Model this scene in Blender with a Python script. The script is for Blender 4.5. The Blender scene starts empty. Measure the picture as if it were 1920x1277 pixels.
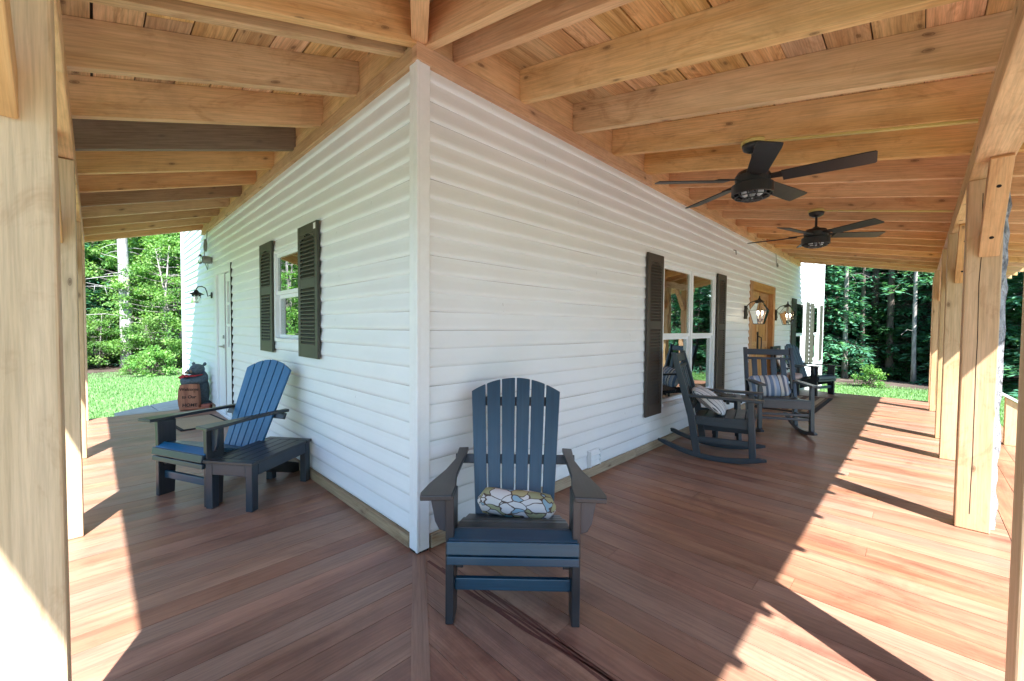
import bpy, math, random
from mathutils import Vector, Matrix, Euler
R = math.radians
random.seed(7)
sc = bpy.context.scene
COL = sc.collection
V = Vector

# ------------------------------------------------------------------ materials
def newmat(name):
    m = bpy.data.materials.new(name); m.use_nodes = True
    nt = m.node_tree
    for n in list(nt.nodes): nt.nodes.remove(n)
    out = nt.nodes.new('ShaderNodeOutputMaterial')
    return m, nt, out
def nd(nt, typ, **kw):
    n = nt.nodes.new(typ)
    for k, v in kw.items():
        if k in n.inputs: n.inputs[k].default_value = v
        else: setattr(n, k, v)
    return n
def ramp(nt, stops, interp='LINEAR'):
    n = nt.nodes.new('ShaderNodeValToRGB'); cr = n.color_ramp; cr.interpolation = interp
    while len(cr.elements) < len(stops): cr.elements.new(0.5)
    for e, (p, c) in zip(cr.elements, stops):
        e.position = p; e.color = (*c, 1) if len(c) == 3 else c
    return n
def mixc(nt, typ, fac, a, b):
    n = nt.nodes.new('ShaderNodeMix'); n.data_type = 'RGBA'; n.blend_type = typ
    for s, v in ((0, fac), (6, a), (7, b)):
        if hasattr(v, 'links'): nt.links.new(v, n.inputs[s])
        else: n.inputs[s].default_value = v if s == 0 else ((*v, 1) if len(v) == 3 else v)
    return n.outputs[2]
def math_(nt, op, a, b=0.0):
    n = nt.nodes.new('ShaderNodeMath'); n.operation = op
    for i, v in enumerate((a, b)):
        if hasattr(v, 'links'): nt.links.new(v, n.inputs[i])
        else: n.inputs[i].default_value = v
    return n.outputs[0]
def g(v): return (v, v, v)

def wood(name, light, dark, knot=(0.10, 0.045, 0.02), knots=0.6, rough=0.65, tint=0.22, streak=1.0, bump=0.25, spec=0.25, wxcol=(0.16, 0.125, 0.10), hv=1.0, gs=13.0, g2=110.0, blotch=0.0):
    """grain runs along U; every board has its own 'rnd' face value"""
    m, nt, out = newmat(name); L = nt.links.new
    uv = nd(nt, 'ShaderNodeUVMap')
    at = nd(nt, 'ShaderNodeAttribute', attribute_name='rnd')
    wx = nd(nt, 'ShaderNodeAttribute', attribute_name='wx')
    def scaled(sx, sy, k):
        mp = nd(nt, 'ShaderNodeMapping'); mp.inputs['Scale'].default_value = (sx, sy, 1)
        L(uv.outputs[0], mp.inputs[0])
        ad = nd(nt, 'ShaderNodeVectorMath', operation='ADD'); L(mp.outputs[0], ad.inputs[0])
        cb = nd(nt, 'ShaderNodeCombineXYZ')
        L(math_(nt, 'MULTIPLY', at.outputs['Fac'], 37.0 * k), cb.inputs[0]); L(math_(nt, 'MULTIPLY', at.outputs['Fac'], 91.0 * k), cb.inputs[1])
        L(cb.outputs[0], ad.inputs[1]); return ad.outputs[0]
    n1 = nd(nt, 'ShaderNodeTexNoise', Scale=1.0, Detail=5.0, Roughness=0.6, Distortion=0.8); L(scaled(0.9, gs, 1.0), n1.inputs['Vector'])
    n2 = nd(nt, 'ShaderNodeTexNoise', Scale=1.0, Detail=4.0, Roughness=0.65, Distortion=0.2); L(scaled(4.0, g2, 1.3), n2.inputs['Vector'])
    n3 = nd(nt, 'ShaderNodeTexNoise', Scale=1.0, Detail=2.0); L(scaled(1.1, 3.0, 0.7), n3.inputs['Vector'])
    # cathedral rings: bands of a distorted field
    rings = math_(nt, 'FRACT', math_(nt, 'MULTIPLY', n3.outputs[0], 9.0))
    rr = ramp(nt, [(0.0, g(0.0)), (0.75, g(0.25)), (0.93, g(1.0)), (1.0, g(0.0))]); L(rings, rr.inputs[0])
    r1 = ramp(nt, [(0.34, dark), (0.60, light)]); L(n1.outputs[0], r1.inputs[0])
    c = r1.outputs[0]
    c = mixc(nt, 'MIX', math_(nt, 'MULTIPLY', rr.outputs[0], 0.22 * streak), c, dark)
    r2 = ramp(nt, [(0.32, g(0.66)), (0.60, g(1.08))]); L(n2.outputs[0], r2.inputs[0])
    c = mixc(nt, 'MULTIPLY', 0.8 * streak, c, r2.outputs[0])
    tv = nd(nt, 'ShaderNodeMapRange'); tv.inputs[3].default_value = 1 - tint; tv.inputs[4].default_value = 1 + tint * 0.6
    L(at.outputs['Fac'], tv.inputs[0])
    c = mixc(nt, 'MULTIPLY', 1.0, c, tv.outputs[0])
    hs = nd(nt, 'ShaderNodeHueSaturation')
    L(math_(nt, 'ADD', math_(nt, 'MULTIPLY', math_(nt, 'FRACT', math_(nt, 'MULTIPLY', at.outputs['Fac'], 7.3)), 0.02 * hv), 0.5 - 0.01 * hv), hs.inputs[0])
    L(math_(nt, 'ADD', math_(nt, 'MULTIPLY', math_(nt, 'FRACT', math_(nt, 'MULTIPLY', at.outputs['Fac'], 13.7)), 0.25 * hv), 1.0 - 0.12 * hv), hs.inputs[1])
    L(c, hs.inputs[4]); c = hs.outputs[0]
    if knots > 0:
        vo = nd(nt, 'ShaderNodeTexVoronoi', Scale=1.0, voronoi_dimensions='2D'); ks = scaled(3.2, 7.0, 1.9); kn = nd(nt, 'ShaderNodeTexNoise', Scale=1.6, Detail=2.0); L(ks, kn.inputs['Vector']); ka = nd(nt, 'ShaderNodeMixRGB', blend_type='LINEAR_LIGHT'); ka.inputs[0].default_value = 0.10; L(ks, ka.inputs[1]); L(kn.outputs['Color'], ka.inputs[2]); L(ka.outputs[0], vo.inputs['Vector'])
        kr = ramp(nt, [(0.0, g(1.0)), (0.03, g(0.9)), (0.045, g(0.6)), (0.06, g(0.95)), (0.072, g(0.3)), (0.18, g(0.0))]); L(vo.outputs['Distance'], kr.inputs[0])
        sp = nd(nt, 'ShaderNodeSeparateColor'); L(vo.outputs['Color'], sp.inputs[0])
        on = math_(nt, 'GREATER_THAN', sp.outputs[0], 1.0 - 0.30 * knots)
        c = mixc(nt, 'MIX', math_(nt, 'MULTIPLY', math_(nt, 'MULTIPLY', kr.outputs[0], on), 0.75), c, knot)
    # soft water stains
    n4 = nd(nt, 'ShaderNodeTexNoise', Scale=1.0, Detail=5.0, Roughness=0.7, Distortion=1.5); L(scaled(2.2, 5.0, 2.3), n4.inputs['Vector'])
    r4 = ramp(nt, [(0.56, g(0.0)), (0.74, g(1.0))]); L(n4.outputs[0], r4.inputs[0])
    c = mixc(nt, 'MULTIPLY', math_(nt, 'MULTIPLY', r4.outputs[0], 0.8 * streak), c, (0.58, 0.42, 0.30))
    if blotch:
        tc = nd(nt, 'ShaderNodeTexCoord'); nb = nd(nt, 'ShaderNodeTexNoise', Scale=1.7, Detail=6.0, Roughness=0.72, Distortion=0.7); L(tc.outputs['Object'], nb.inputs['Vector'])
        rb = ramp(nt, [(0.36, (0.66, 0.62, 0.62)), (0.50, g(1.0)), (0.66, (1.12, 1.10, 1.06))]); L(nb.outputs[0], rb.inputs[0]); c = mixc(nt, 'MULTIPLY', blotch, c, rb.outputs[0])
    # weathered boards
    c = mixc(nt, 'MIX', wx.outputs['Fac'], c, mixc(nt, 'MULTIPLY', 1.0, r2.outputs[0], wxcol))
    p = nd(nt, 'ShaderNodeBsdfPrincipled'); p.inputs['Specular IOR Level'].default_value = spec
    L(c, p.inputs['Base Color'])
    ro = nd(nt, 'ShaderNodeMapRange'); ro.inputs[3].default_value = rough - 0.12; ro.inputs[4].default_value = rough + 0.14
    L(n1.outputs[0], ro.inputs[0]); L(ro.outputs[0], p.inputs['Roughness'])
    bp = nd(nt, 'ShaderNodeBump', Strength=bump, Distance=0.004); L(n2.outputs[0], bp.inputs['Height']); L(bp.outputs[0], p.inputs['Normal'])
    L(p.outputs[0], out.inputs[0]); return m

def paint(name, col, rough=0.45, var=0.06, spec=0.4, metal=0.0, bump=0.08, scale=18.0, edge=0.0):
    m, nt, out = newmat(name); L = nt.links.new
    tc = nd(nt, 'ShaderNodeTexCoord')
    n = nd(nt, 'ShaderNodeTexNoise', Scale=scale, Detail=5.0, Roughness=0.65); L(tc.outputs['Object'], n.inputs['Vector'])
    n2 = nd(nt, 'ShaderNodeTexNoise', Scale=1.3, Detail=3.0); L(tc.outputs['Object'], n2.inputs['Vector'])
    r = ramp(nt, [(0.3, tuple(x * (1 - var) for x in col)), (0.7, tuple(min(1, x * (1 + var)) for x in col))]); L(n.outputs[0], r.inputs[0])
    r2 = ramp(nt, [(0.3, g(1 - var)), (0.7, g(1.0))]); L(n2.outputs[0], r2.inputs[0])
    p = nd(nt, 'ShaderNodeBsdfPrincipled', Metallic=metal); p.inputs['Specular IOR Level'].default_value = spec
    L(mixc(nt, 'MULTIPLY', 1.0, r.outputs[0], r2.outputs[0]), p.inputs['Base Color'])
    mr = nd(nt, 'ShaderNodeMapRange'); mr.inputs[3].default_value = max(0.05, rough - 0.08); mr.inputs[4].default_value = rough + 0.1
    L(n.outputs[0], mr.inputs[0]); L(mr.outputs[0], p.inputs['Roughness'])
    b = nd(nt, 'ShaderNodeBump', Strength=bump, Distance=0.003); L(n.outputs[0], b.inputs['Height']); L(b.outputs[0], p.inputs['Normal'])
    L(p.outputs[0], out.inputs[0]); return m

def plank_plastic(name, c1, c2, rough=0.34, spec=0.65):
    """moulded lumber: faint brushed grain, slight sheen"""
    m, nt, out = newmat(name); L = nt.links.new
    uv = nd(nt, 'ShaderNodeUVMap'); at = nd(nt, 'ShaderNodeAttribute', attribute_name='rnd')
    mp = nd(nt, 'ShaderNodeMapping'); mp.inputs['Scale'].default_value = (3, 90, 1); L(uv.outputs[0], mp.inputs[0])
    ad = nd(nt, 'ShaderNodeVectorMath', operation='ADD'); L(mp.outputs[0], ad.inputs[0]); L(math_(nt, 'MULTIPLY', at.outputs['Fac'], 50), ad.inputs[1])
    n = nd(nt, 'ShaderNodeTexNoise', Scale=1.0, Detail=4.0); L(ad.outputs[0], n.inputs['Vector'])
    r = ramp(nt, [(0.3, c1), (0.7, c2)]); L(n.outputs[0], r.inputs[0])
    tc = nd(nt, 'ShaderNodeTexCoord')
    n2 = nd(nt, 'ShaderNodeTexNoise', Scale=5.0, Detail=5.0); L(tc.outputs['Object'], n2.inputs['Vector'])
    d = ramp(nt, [(0.52, g(0.0)), (0.75, g(1.0))]); L(n2.outputs[0], d.inputs[0])
    c = mixc(nt, 'MIX', math_(nt, 'MULTIPLY', d.outputs[0], 0.10), r.outputs[0], (0.22, 0.20, 0.17))
    p = nd(nt, 'ShaderNodeBsdfPrincipled'); p.inputs['Specular IOR Level'].default_value = spec
    L(c, p.inputs['Base Color'])
    mr = nd(nt, 'ShaderNodeMapRange'); mr.inputs[3].default_value = rough - 0.08; mr.inputs[4].default_value = rough + 0.12
    L(n2.outputs[0], mr.inputs[0]); L(mr.outputs[0], p.inputs['Roughness'])
    b = nd(nt, 'ShaderNodeBump', Strength=0.18, Distance=0.003); L(n.outputs[0], b.inputs['Height']); L(b.outputs[0], p.inputs['Normal'])
    L(p.outputs[0], out.inputs[0]); return m

def leafmat(name, stops, trans=0.4, rough=0.5):
    m, nt, out = newmat(name); L = nt.links.new
    at = nd(nt, 'ShaderNodeAttribute', attribute_name='rnd')
    oi = nd(nt, 'ShaderNodeObjectInfo')
    r = ramp(nt, stops); L(at.outputs['Fac'], r.inputs[0])
    tv = nd(nt, 'ShaderNodeMapRange'); tv.inputs[3].default_value = 0.72; tv.inputs[4].default_value = 1.2; L(oi.outputs['Random'], tv.inputs[0])
    c = mixc(nt, 'MULTIPLY', 1.0, r.outputs[0], tv.outputs[0])
    p = nd(nt, 'ShaderNodeBsdfPrincipled', Roughness=rough); p.inputs['Specular IOR Level'].default_value = 0.35; L(c, p.inputs['Base Color'])
    t = nd(nt, 'ShaderNodeBsdfTranslucent'); L(mixc(nt, 'MULTIPLY', 1.0, c, (1.25, 1.3, 0.6)), t.inputs[0])
    mx = nd(nt, 'ShaderNodeMixShader'); mx.inputs[0].default_value = trans
    L(p.outputs[0], mx.inputs[1]); L(t.outputs[0], mx.inputs[2]); L(mx.outputs[0], out.inputs[0]); return m

def barkmat(name, c1, c2, sc1=(14, 14, 3), bump=0.9):
    m, nt, out = newmat(name); L = nt.links.new
    tc = nd(nt, 'ShaderNodeTexCoord'); mp = nd(nt, 'ShaderNodeMapping'); mp.inputs['Scale'].default_value = sc1; L(tc.outputs['Object'], mp.inputs[0])
    n = nd(nt, 'ShaderNodeTexNoise', Scale=1.0, Detail=6.0, Roughness=0.7, Distortion=0.6); L(mp.outputs[0], n.inputs['Vector'])
    r = ramp(nt, [(0.32, c1), (0.62, c2)]); L(n.outputs[0], r.inputs[0])
    p = nd(nt, 'ShaderNodeBsdfPrincipled', Roughness=0.9); L(r.outputs[0], p.inputs['Base Color'])
    b = nd(nt, 'ShaderNodeBump', Strength=bump, Distance=0.02); L(n.outputs[0], b.inputs['Height']); L(b.outputs[0], p.inputs['Normal'])
    L(p.outputs[0], out.inputs[0]); return m

def groundmat(name, stops, scale=1.5, bump=0.6, fine=60.0):
    m, nt, out = newmat(name); L = nt.links.new
    tc = nd(nt, 'ShaderNodeTexCoord')
    n = nd(nt, 'ShaderNodeTexNoise', Scale=scale, Detail=8.0, Roughness=0.7); L(tc.outputs['Object'], n.inputs['Vector'])
    n2 = nd(nt, 'ShaderNodeTexNoise', Scale=fine, Detail=4.0, Roughness=0.7); L(tc.outputs['Object'], n2.inputs['Vector'])
    r = ramp(nt, stops); L(n.outputs[0], r.inputs[0])
    r2 = ramp(nt, [(0.3, g(0.55)), (0.7, g(1.25))]); L(n2.outputs[0], r2.inputs[0])
    p = nd(nt, 'ShaderNodeBsdfPrincipled', Roughness=0.9); p.inputs['Specular IOR Level'].default_value = 0.1
    L(mixc(nt, 'MULTIPLY', 1.0, r.outputs[0], r2.outputs[0]), p.inputs['Base Color'])
    b = nd(nt, 'ShaderNodeBump', Strength=bump, Distance=0.03); L(n2.outputs[0], b.inputs['Height']); L(b.outputs[0], p.inputs['Normal'])
    L(p.outputs[0], out.inputs[0]); return m

def glassmat(name, tint=(0.9, 0.95, 0.93), refl=0.16, rough=0.0, wobble=0.0):
    m, nt, out = newmat(name); L = nt.links.new
    t = nd(nt, 'ShaderNodeBsdfTransparent', Color=(*tint, 1)); gl = nd(nt, 'ShaderNodeBsdfGlossy', Roughness=rough)
    gl.inputs[0].default_value = (0.95, 1.0, 0.98, 1)
    lw = nd(nt, 'ShaderNodeFresnel', IOR=1.5)
    f = math_(nt, 'MINIMUM', math_(nt, 'ADD', math_(nt, 'MULTIPLY', lw.outputs[0], 1.6), refl), 1.0)
    if wobble:
        tc = nd(nt, 'ShaderNodeTexCoord'); n = nd(nt, 'ShaderNodeTexNoise', Scale=5.0, Detail=1.0); L(tc.outputs['Object'], n.inputs['Vector'])
        b = nd(nt, 'ShaderNodeBump', Strength=wobble, Distance=0.02); L(n.outputs[0], b.inputs['Height']); L(b.outputs[0], gl.inputs['Normal'])
    mx = nd(nt, 'ShaderNodeMixShader'); L(f, mx.inputs[0]); L(t.outputs[0], mx.inputs[1]); L(gl.outputs[0], mx.inputs[2])
    L(mx.outputs[0], out.inputs[0]); return m

def emit(name, col, s):
    m, nt, out = newmat(name); e = nd(nt, 'ShaderNodeEmission', Strength=s); e.inputs[0].default_value = (*col, 1)
    nt.links.new(e.outputs[0], out.inputs[0]); return m

def sidingmat(name):
    m, nt, out = newmat(name); L = nt.links.new
    uv = nd(nt, 'ShaderNodeUVMap')
    mp = nd(nt, 'ShaderNodeMapping'); mp.inputs['Scale'].default_value = (4, 60, 1); L(uv.outputs[0], mp.inputs[0])
    n = nd(nt, 'ShaderNodeTexNoise', Scale=1.0, Detail=5.0, Distortion=0.4); L(mp.outputs[0], n.inputs['Vector'])
    mp2 = nd(nt, 'ShaderNodeMapping'); mp2.inputs['Scale'].default_value = (1.2, 1.6, 1); L(uv.outputs[0], mp2.inputs[0])
    n2 = nd(nt, 'ShaderNodeTexNoise', Scale=1.0, Detail=6.0, Roughness=0.7); L(mp2.outputs[0], n2.inputs['Vector'])
    r = ramp(nt, [(0.35, (0.755, 0.80, 0.83)), (0.65, (0.81, 0.845, 0.87))]); L(n2.outputs[0], r.inputs[0])
    p = nd(nt, 'ShaderNodeBsdfPrincipled', Roughness=0.42); p.inputs['Specular IOR Level'].default_value = 0.4
    L(r.outputs[0], p.inputs['Base Color'])
    b = nd(nt, 'ShaderNodeBump', Strength=0.10, Distance=0.003); L(n.outputs[0], b.inputs['Height'])
    b2 = nd(nt, 'ShaderNodeBump', Strength=0.25, Distance=0.01); L(n2.outputs[0], b2.inputs['Height']); L(b.outputs[0], b2.inputs['Normal']); L(b2.outputs[0], p.inputs['Normal'])
    L(p.outputs[0], out.inputs[0]); return m

def stripemat(name, cols, axis=0, scale=7.0):
    m, nt, out = newmat(name); L = nt.links.new
    tc = nd(nt, 'ShaderNodeTexCoord'); s = nd(nt, 'ShaderNodeSeparateXYZ'); L(tc.outputs['Object'], s.inputs[0])
    f = math_(nt, 'FRACT', math_(nt, 'MULTIPLY', math_(nt, 'ADD', s.outputs[axis], 3.0), scale))
    r = ramp(nt, cols, 'CONSTANT'); L(f, r.inputs[0])
    n = nd(nt, 'ShaderNodeTexNoise', Scale=300.0, Detail=2.0); L(tc.outputs['Object'], n.inputs['Vector'])
    r2 = ramp(nt, [(0.3, g(0.82)), (0.7, g(1.0))]); L(n.outputs[0], r2.inputs[0])
    p = nd(nt, 'ShaderNodeBsdfPrincipled', Roughness=0.9); p.inputs['Specular IOR Level'].default_value = 0.1
    L(mixc(nt, 'MULTIPLY', 1.0, r.outputs[0], r2.outputs[0]), p.inputs['Base Color'])
    b = nd(nt, 'ShaderNodeBump', Strength=0.3, Distance=0.002); L(n.outputs[0], b.inputs['Height']); L(b.outputs[0], p.inputs['Normal'])
    L(p.outputs[0], out.inputs[0]); return m

def leafprint(name):
    m, nt, out = newmat(name); L = nt.links.new
    tc = nd(nt, 'ShaderNodeTexCoord')
    mp = nd(nt, 'ShaderNodeMapping'); mp.inputs['Scale'].default_value = (15.0, 19.0, 27.0); mp.inputs['Rotation'].default_value = (0.3, 0.5, 0.4); L(tc.outputs['Object'], mp.inputs[0])
    nz = nd(nt, 'ShaderNodeTexNoise', Scale=0.9, Detail=1.0); L(mp.outputs[0], nz.inputs['Vector'])
    ad = nd(nt, 'ShaderNodeVectorMath', operation='ADD'); L(mp.outputs[0], ad.inputs[0]); L(nz.outputs['Color'], ad.inputs[1])
    ve = nd(nt, 'ShaderNodeTexVoronoi', Scale=1.0, feature='DISTANCE_TO_EDGE'); L(ad.outputs[0], ve.inputs['Vector'])
    vc = nd(nt, 'ShaderNodeTexVoronoi', Scale=1.0); L(ad.outputs[0], vc.inputs['Vector'])
    sp = nd(nt, 'ShaderNodeSeparateColor'); L(vc.outputs['Color'], sp.inputs[0])
    r = ramp(nt, [(0, (0.72, 0.70, 0.68)), (0.38, (0.36, 0.36, 0.20)), (0.52, (0.70, 0.68, 0.66)), (0.70, (0.12, 0.30, 0.34)), (0.78, (0.48, 0.42, 0.22)), (0.88, (0.30, 0.46, 0.55))], 'CONSTANT'); L(sp.outputs[0], r.inputs[0])
    e = ramp(nt, [(0.03, g(1)), (0.06, g(0))]); L(ve.outputs['Distance'], e.inputs[0])
    c = mixc(nt, 'MIX', e.outputs[0], r.outputs[0], (0.10, 0.065, 0.05))
    p = nd(nt, 'ShaderNodeBsdfPrincipled', Roughness=0.85); L(c, p.inputs['Base Color']); L(p.outputs[0], out.inputs[0]); return m

M = dict(
  pine=wood('pine_framing', (0.83, 0.545, 0.298), (0.68, 0.395, 0.19), tint=0.13, streak=0.8, gs=8.0, knots=1.1, blotch=0.35),
  post=wood('pine_post', (0.69, 0.495, 0.305), (0.58, 0.40, 0.225), knots=1.1, tint=0.08, streak=0.7),
  ceil=wood('pine_ceiling', (0.82, 0.535, 0.29), (0.60, 0.35, 0.165), knots=0.9, tint=0.25, streak=1.3),
  deck=wood('deck_fir', (0.365, 0.19, 0.118), (0.215, 0.096, 0.062), knots=0.0, rough=0.40, tint=0.18, streak=0.6, spec=0.5, hv=0.5, gs=7.0, g2=70.0, blotch=0.75, wxcol=(0.30, 0.20, 0.15)),
  heart=paint('dark_heart_grain', (0.15, 0.055, 0.04), 0.45, 0.3, scale=60),
  base=wood('baseboard_wood', (0.52, 0.40, 0.27), (0.36, 0.26, 0.17), knots=0.6, tint=0.2),
  door=wood('door_pine', (0.60, 0.36, 0.16), (0.42, 0.22, 0.085), knots=0.3, rough=0.45, tint=0.15),
  greywood=wood('weathered_boards', (0.50, 0.52, 0.52), (0.40, 0.41, 0.41), knots=0.2, tint=0.15),
  sign=wood('carved_sign_wood', (0.42, 0.17, 0.11), (0.24, 0.085, 0.06), knots=0.3, tint=0.15),
  siding=sidingmat('white_vinyl_siding'),
  white=paint('white_vinyl_trim', (0.81, 0.85, 0.875), 0.38, 0.03),
  shutter=paint('shutter_green_brown', (0.062, 0.066, 0.050), 0.5, 0.12),
  shutterb=paint('shutter_brown', (0.062, 0.052, 0.044), 0.5, 0.12),
  black=paint('black_metal', (0.018, 0.018, 0.02), 0.42, 0.1, spec=0.5),
  iron=paint('dark_bronze', (0.035, 0.03, 0.028), 0.5, 0.15, metal=0.5),
  dkfab=paint('dark_box', (0.05, 0.055, 0.06), 0.7, 0.1),
  char=plank_plastic('charcoal_lumber', (0.014, 0.017, 0.021), (0.022, 0.026, 0.031)),
  navy=plank_plastic('sky_tinted_navy_lumber', (0.008, 0.040, 0.072), (0.012, 0.056, 0.095)),  # dark chair lumber with blue sky reflection put into its base colour
  blue=plank_plastic('sky_tinted_blue_lumber', (0.004, 0.092, 0.215), (0.008, 0.12, 0.265)),  # stronger sky reflection painted into the left chair's slat colour
  slate=plank_plastic('slate_lumber', (0.013, 0.024, 0.037), (0.020, 0.034, 0.050)),
  glass=glassmat('window_glass', refl=0.20, wobble=0.02),
  lglass=glassmat('lantern_glass', (0.97, 0.97, 0.94), 0.03),
  bulb=emit('lit_candle_bulb', (1.0, 0.80, 0.52), 7.0),
  bulboff=paint('frosted_bulb', (0.75, 0.76, 0.78), 0.2, 0.02),
  room=paint('room_wall', (0.30, 0.20, 0.15), 0.9, 0.15),
  roomfloor=paint('room_floor', (0.12, 0.07, 0.05), 0.6, 0.2),
  roofing=paint('dark_roofing', (0.05, 0.05, 0.052), 0.8, 0.2),
  gap=paint('dark_gap', (0.015, 0.012, 0.01), 0.9, 0.1),
  yellow=paint('pale_yellow_strip', (0.62, 0.48, 0.16), 0.45, 0.05),
  bear=paint('carved_bear_fur', (0.085, 0.12, 0.145), 0.6, 0.4, scale=40, bump=0.8),
  muzzle=paint('bear_muzzle', (0.30, 0.20, 0.13), 0.6, 0.2),
  red=paint('red_bandana', (0.42, 0.02, 0.03), 0.6, 0.2),
  ink=paint('burnt_lettering', (0.02, 0.012, 0.01), 0.8, 0.1),
  tan=paint('tan_mat', (0.40, 0.30, 0.19), 0.95, 0.2, scale=90, bump=0.6),
  brownmat=paint('brown_mat', (0.15, 0.095, 0.06), 0.95, 0.3, scale=90, bump=0.6),
  darkmat=paint('black_mat_border', (0.022, 0.02, 0.02), 0.95, 0.2, scale=90, bump=0.6),
  cable=paint('grey_cable', (0.25, 0.25, 0.25), 0.5, 0.1),
  steel=paint('brushed_nickel', (0.55, 0.55, 0.55), 0.3, 0.05, metal=1.0),
  concrete=paint('grey_stone', (0.33, 0.33, 0.32), 0.85, 0.2, scale=30, bump=0.4),
  pillA=stripemat('striped_ticking', [(0, (0.72, 0.70, 0.68)), (0.30, (0.06, 0.08, 0.11)), (0.36, (0.70, 0.69, 0.68)), (0.46, (0.06, 0.08, 0.11)), (0.52, (0.66, 0.66, 0.66)), (0.80, (0.22, 0.24, 0.27)), (0.84, (0.72, 0.70, 0.68))], 0, 8.0),
  pillB=stripemat('blue_striped_cotton', [(0, (0.20, 0.27, 0.40)), (0.18, (0.62, 0.62, 0.63)), (0.30, (0.36, 0.45, 0.60)), (0.5, (0.055, 0.06, 0.09)), (0.54, (0.68, 0.64, 0.58)), (0.72, (0.16, 0.18, 0.24)), (0.86, (0.60, 0.62, 0.66))], 0, 5.0),
  pillC=stripemat('white_bar_cotton', [(0, (0.74, 0.72, 0.69)), (0.62, (0.10, 0.11, 0.12)), (0.78, (0.74, 0.72, 0.69))], 2, 18.0),
  cush=paint('grey_pink_cushion', (0.42, 0.34, 0.32), 0.9, 0.1, scale=60),
  bolster=leafprint('leaf_print_cotton'),
  bark=barkmat('brown_bark', (0.035, 0.027, 0.022), (0.15, 0.115, 0.095)),
  barkpale=barkmat('pale_dead_bark', (0.16, 0.15, 0.145), (0.46, 0.45, 0.45), (9, 9, 4)),
  barkgrey=barkmat('grey_bark', (0.10, 0.09, 0.085), (0.36, 0.33, 0.31)),
  postbark=barkmat('grey_live_edge_bark', (0.05, 0.05, 0.055), (0.50, 0.50, 0.52), (40, 40, 16), 1.0),
  bright=leafmat('bright_leaves', [(0, (0.07, 0.19, 0.045)), (0.5, (0.15, 0.33, 0.08)), (1, (0.30, 0.46, 0.15))], 0.4),
  mid=leafmat('mid_leaves', [(0, (0.025, 0.09, 0.04)), (0.5, (0.055, 0.17, 0.065)), (1, (0.13, 0.28, 0.11))], 0.4),
  hem=leafmat('hemlock_needles', [(0, (0.04, 0.135, 0.09)), (0.6, (0.085, 0.26, 0.155)), (1, (0.20, 0.42, 0.24))], 0.4),
  grass=leafmat('grass_blades', [(0, (0.13, 0.27, 0.10)), (0.5, (0.19, 0.35, 0.14)), (1, (0.27, 0.42, 0.19))], 0.4, 0.6),
  lawn=groundmat('lawn', [(0.3, (0.12, 0.24, 0.095)), (0.55, (0.17, 0.30, 0.12)), (0.8, (0.23, 0.35, 0.15))], 0.9),
  gravel=groundmat('bounce_gravel', [(0.3, (0.20, 0.195, 0.19)), (0.6, (0.29, 0.285, 0.28)), (0.8, (0.36, 0.355, 0.35))], 1.2),  # for the unseen yard, added to bounce neutral light under the porch
  duff=groundmat('forest_floor', [(0.3, (0.05, 0.036, 0.03)), (0.6, (0.13, 0.10, 0.085)), (0.8, (0.26, 0.22, 0.19))], 1.2),
)

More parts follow.
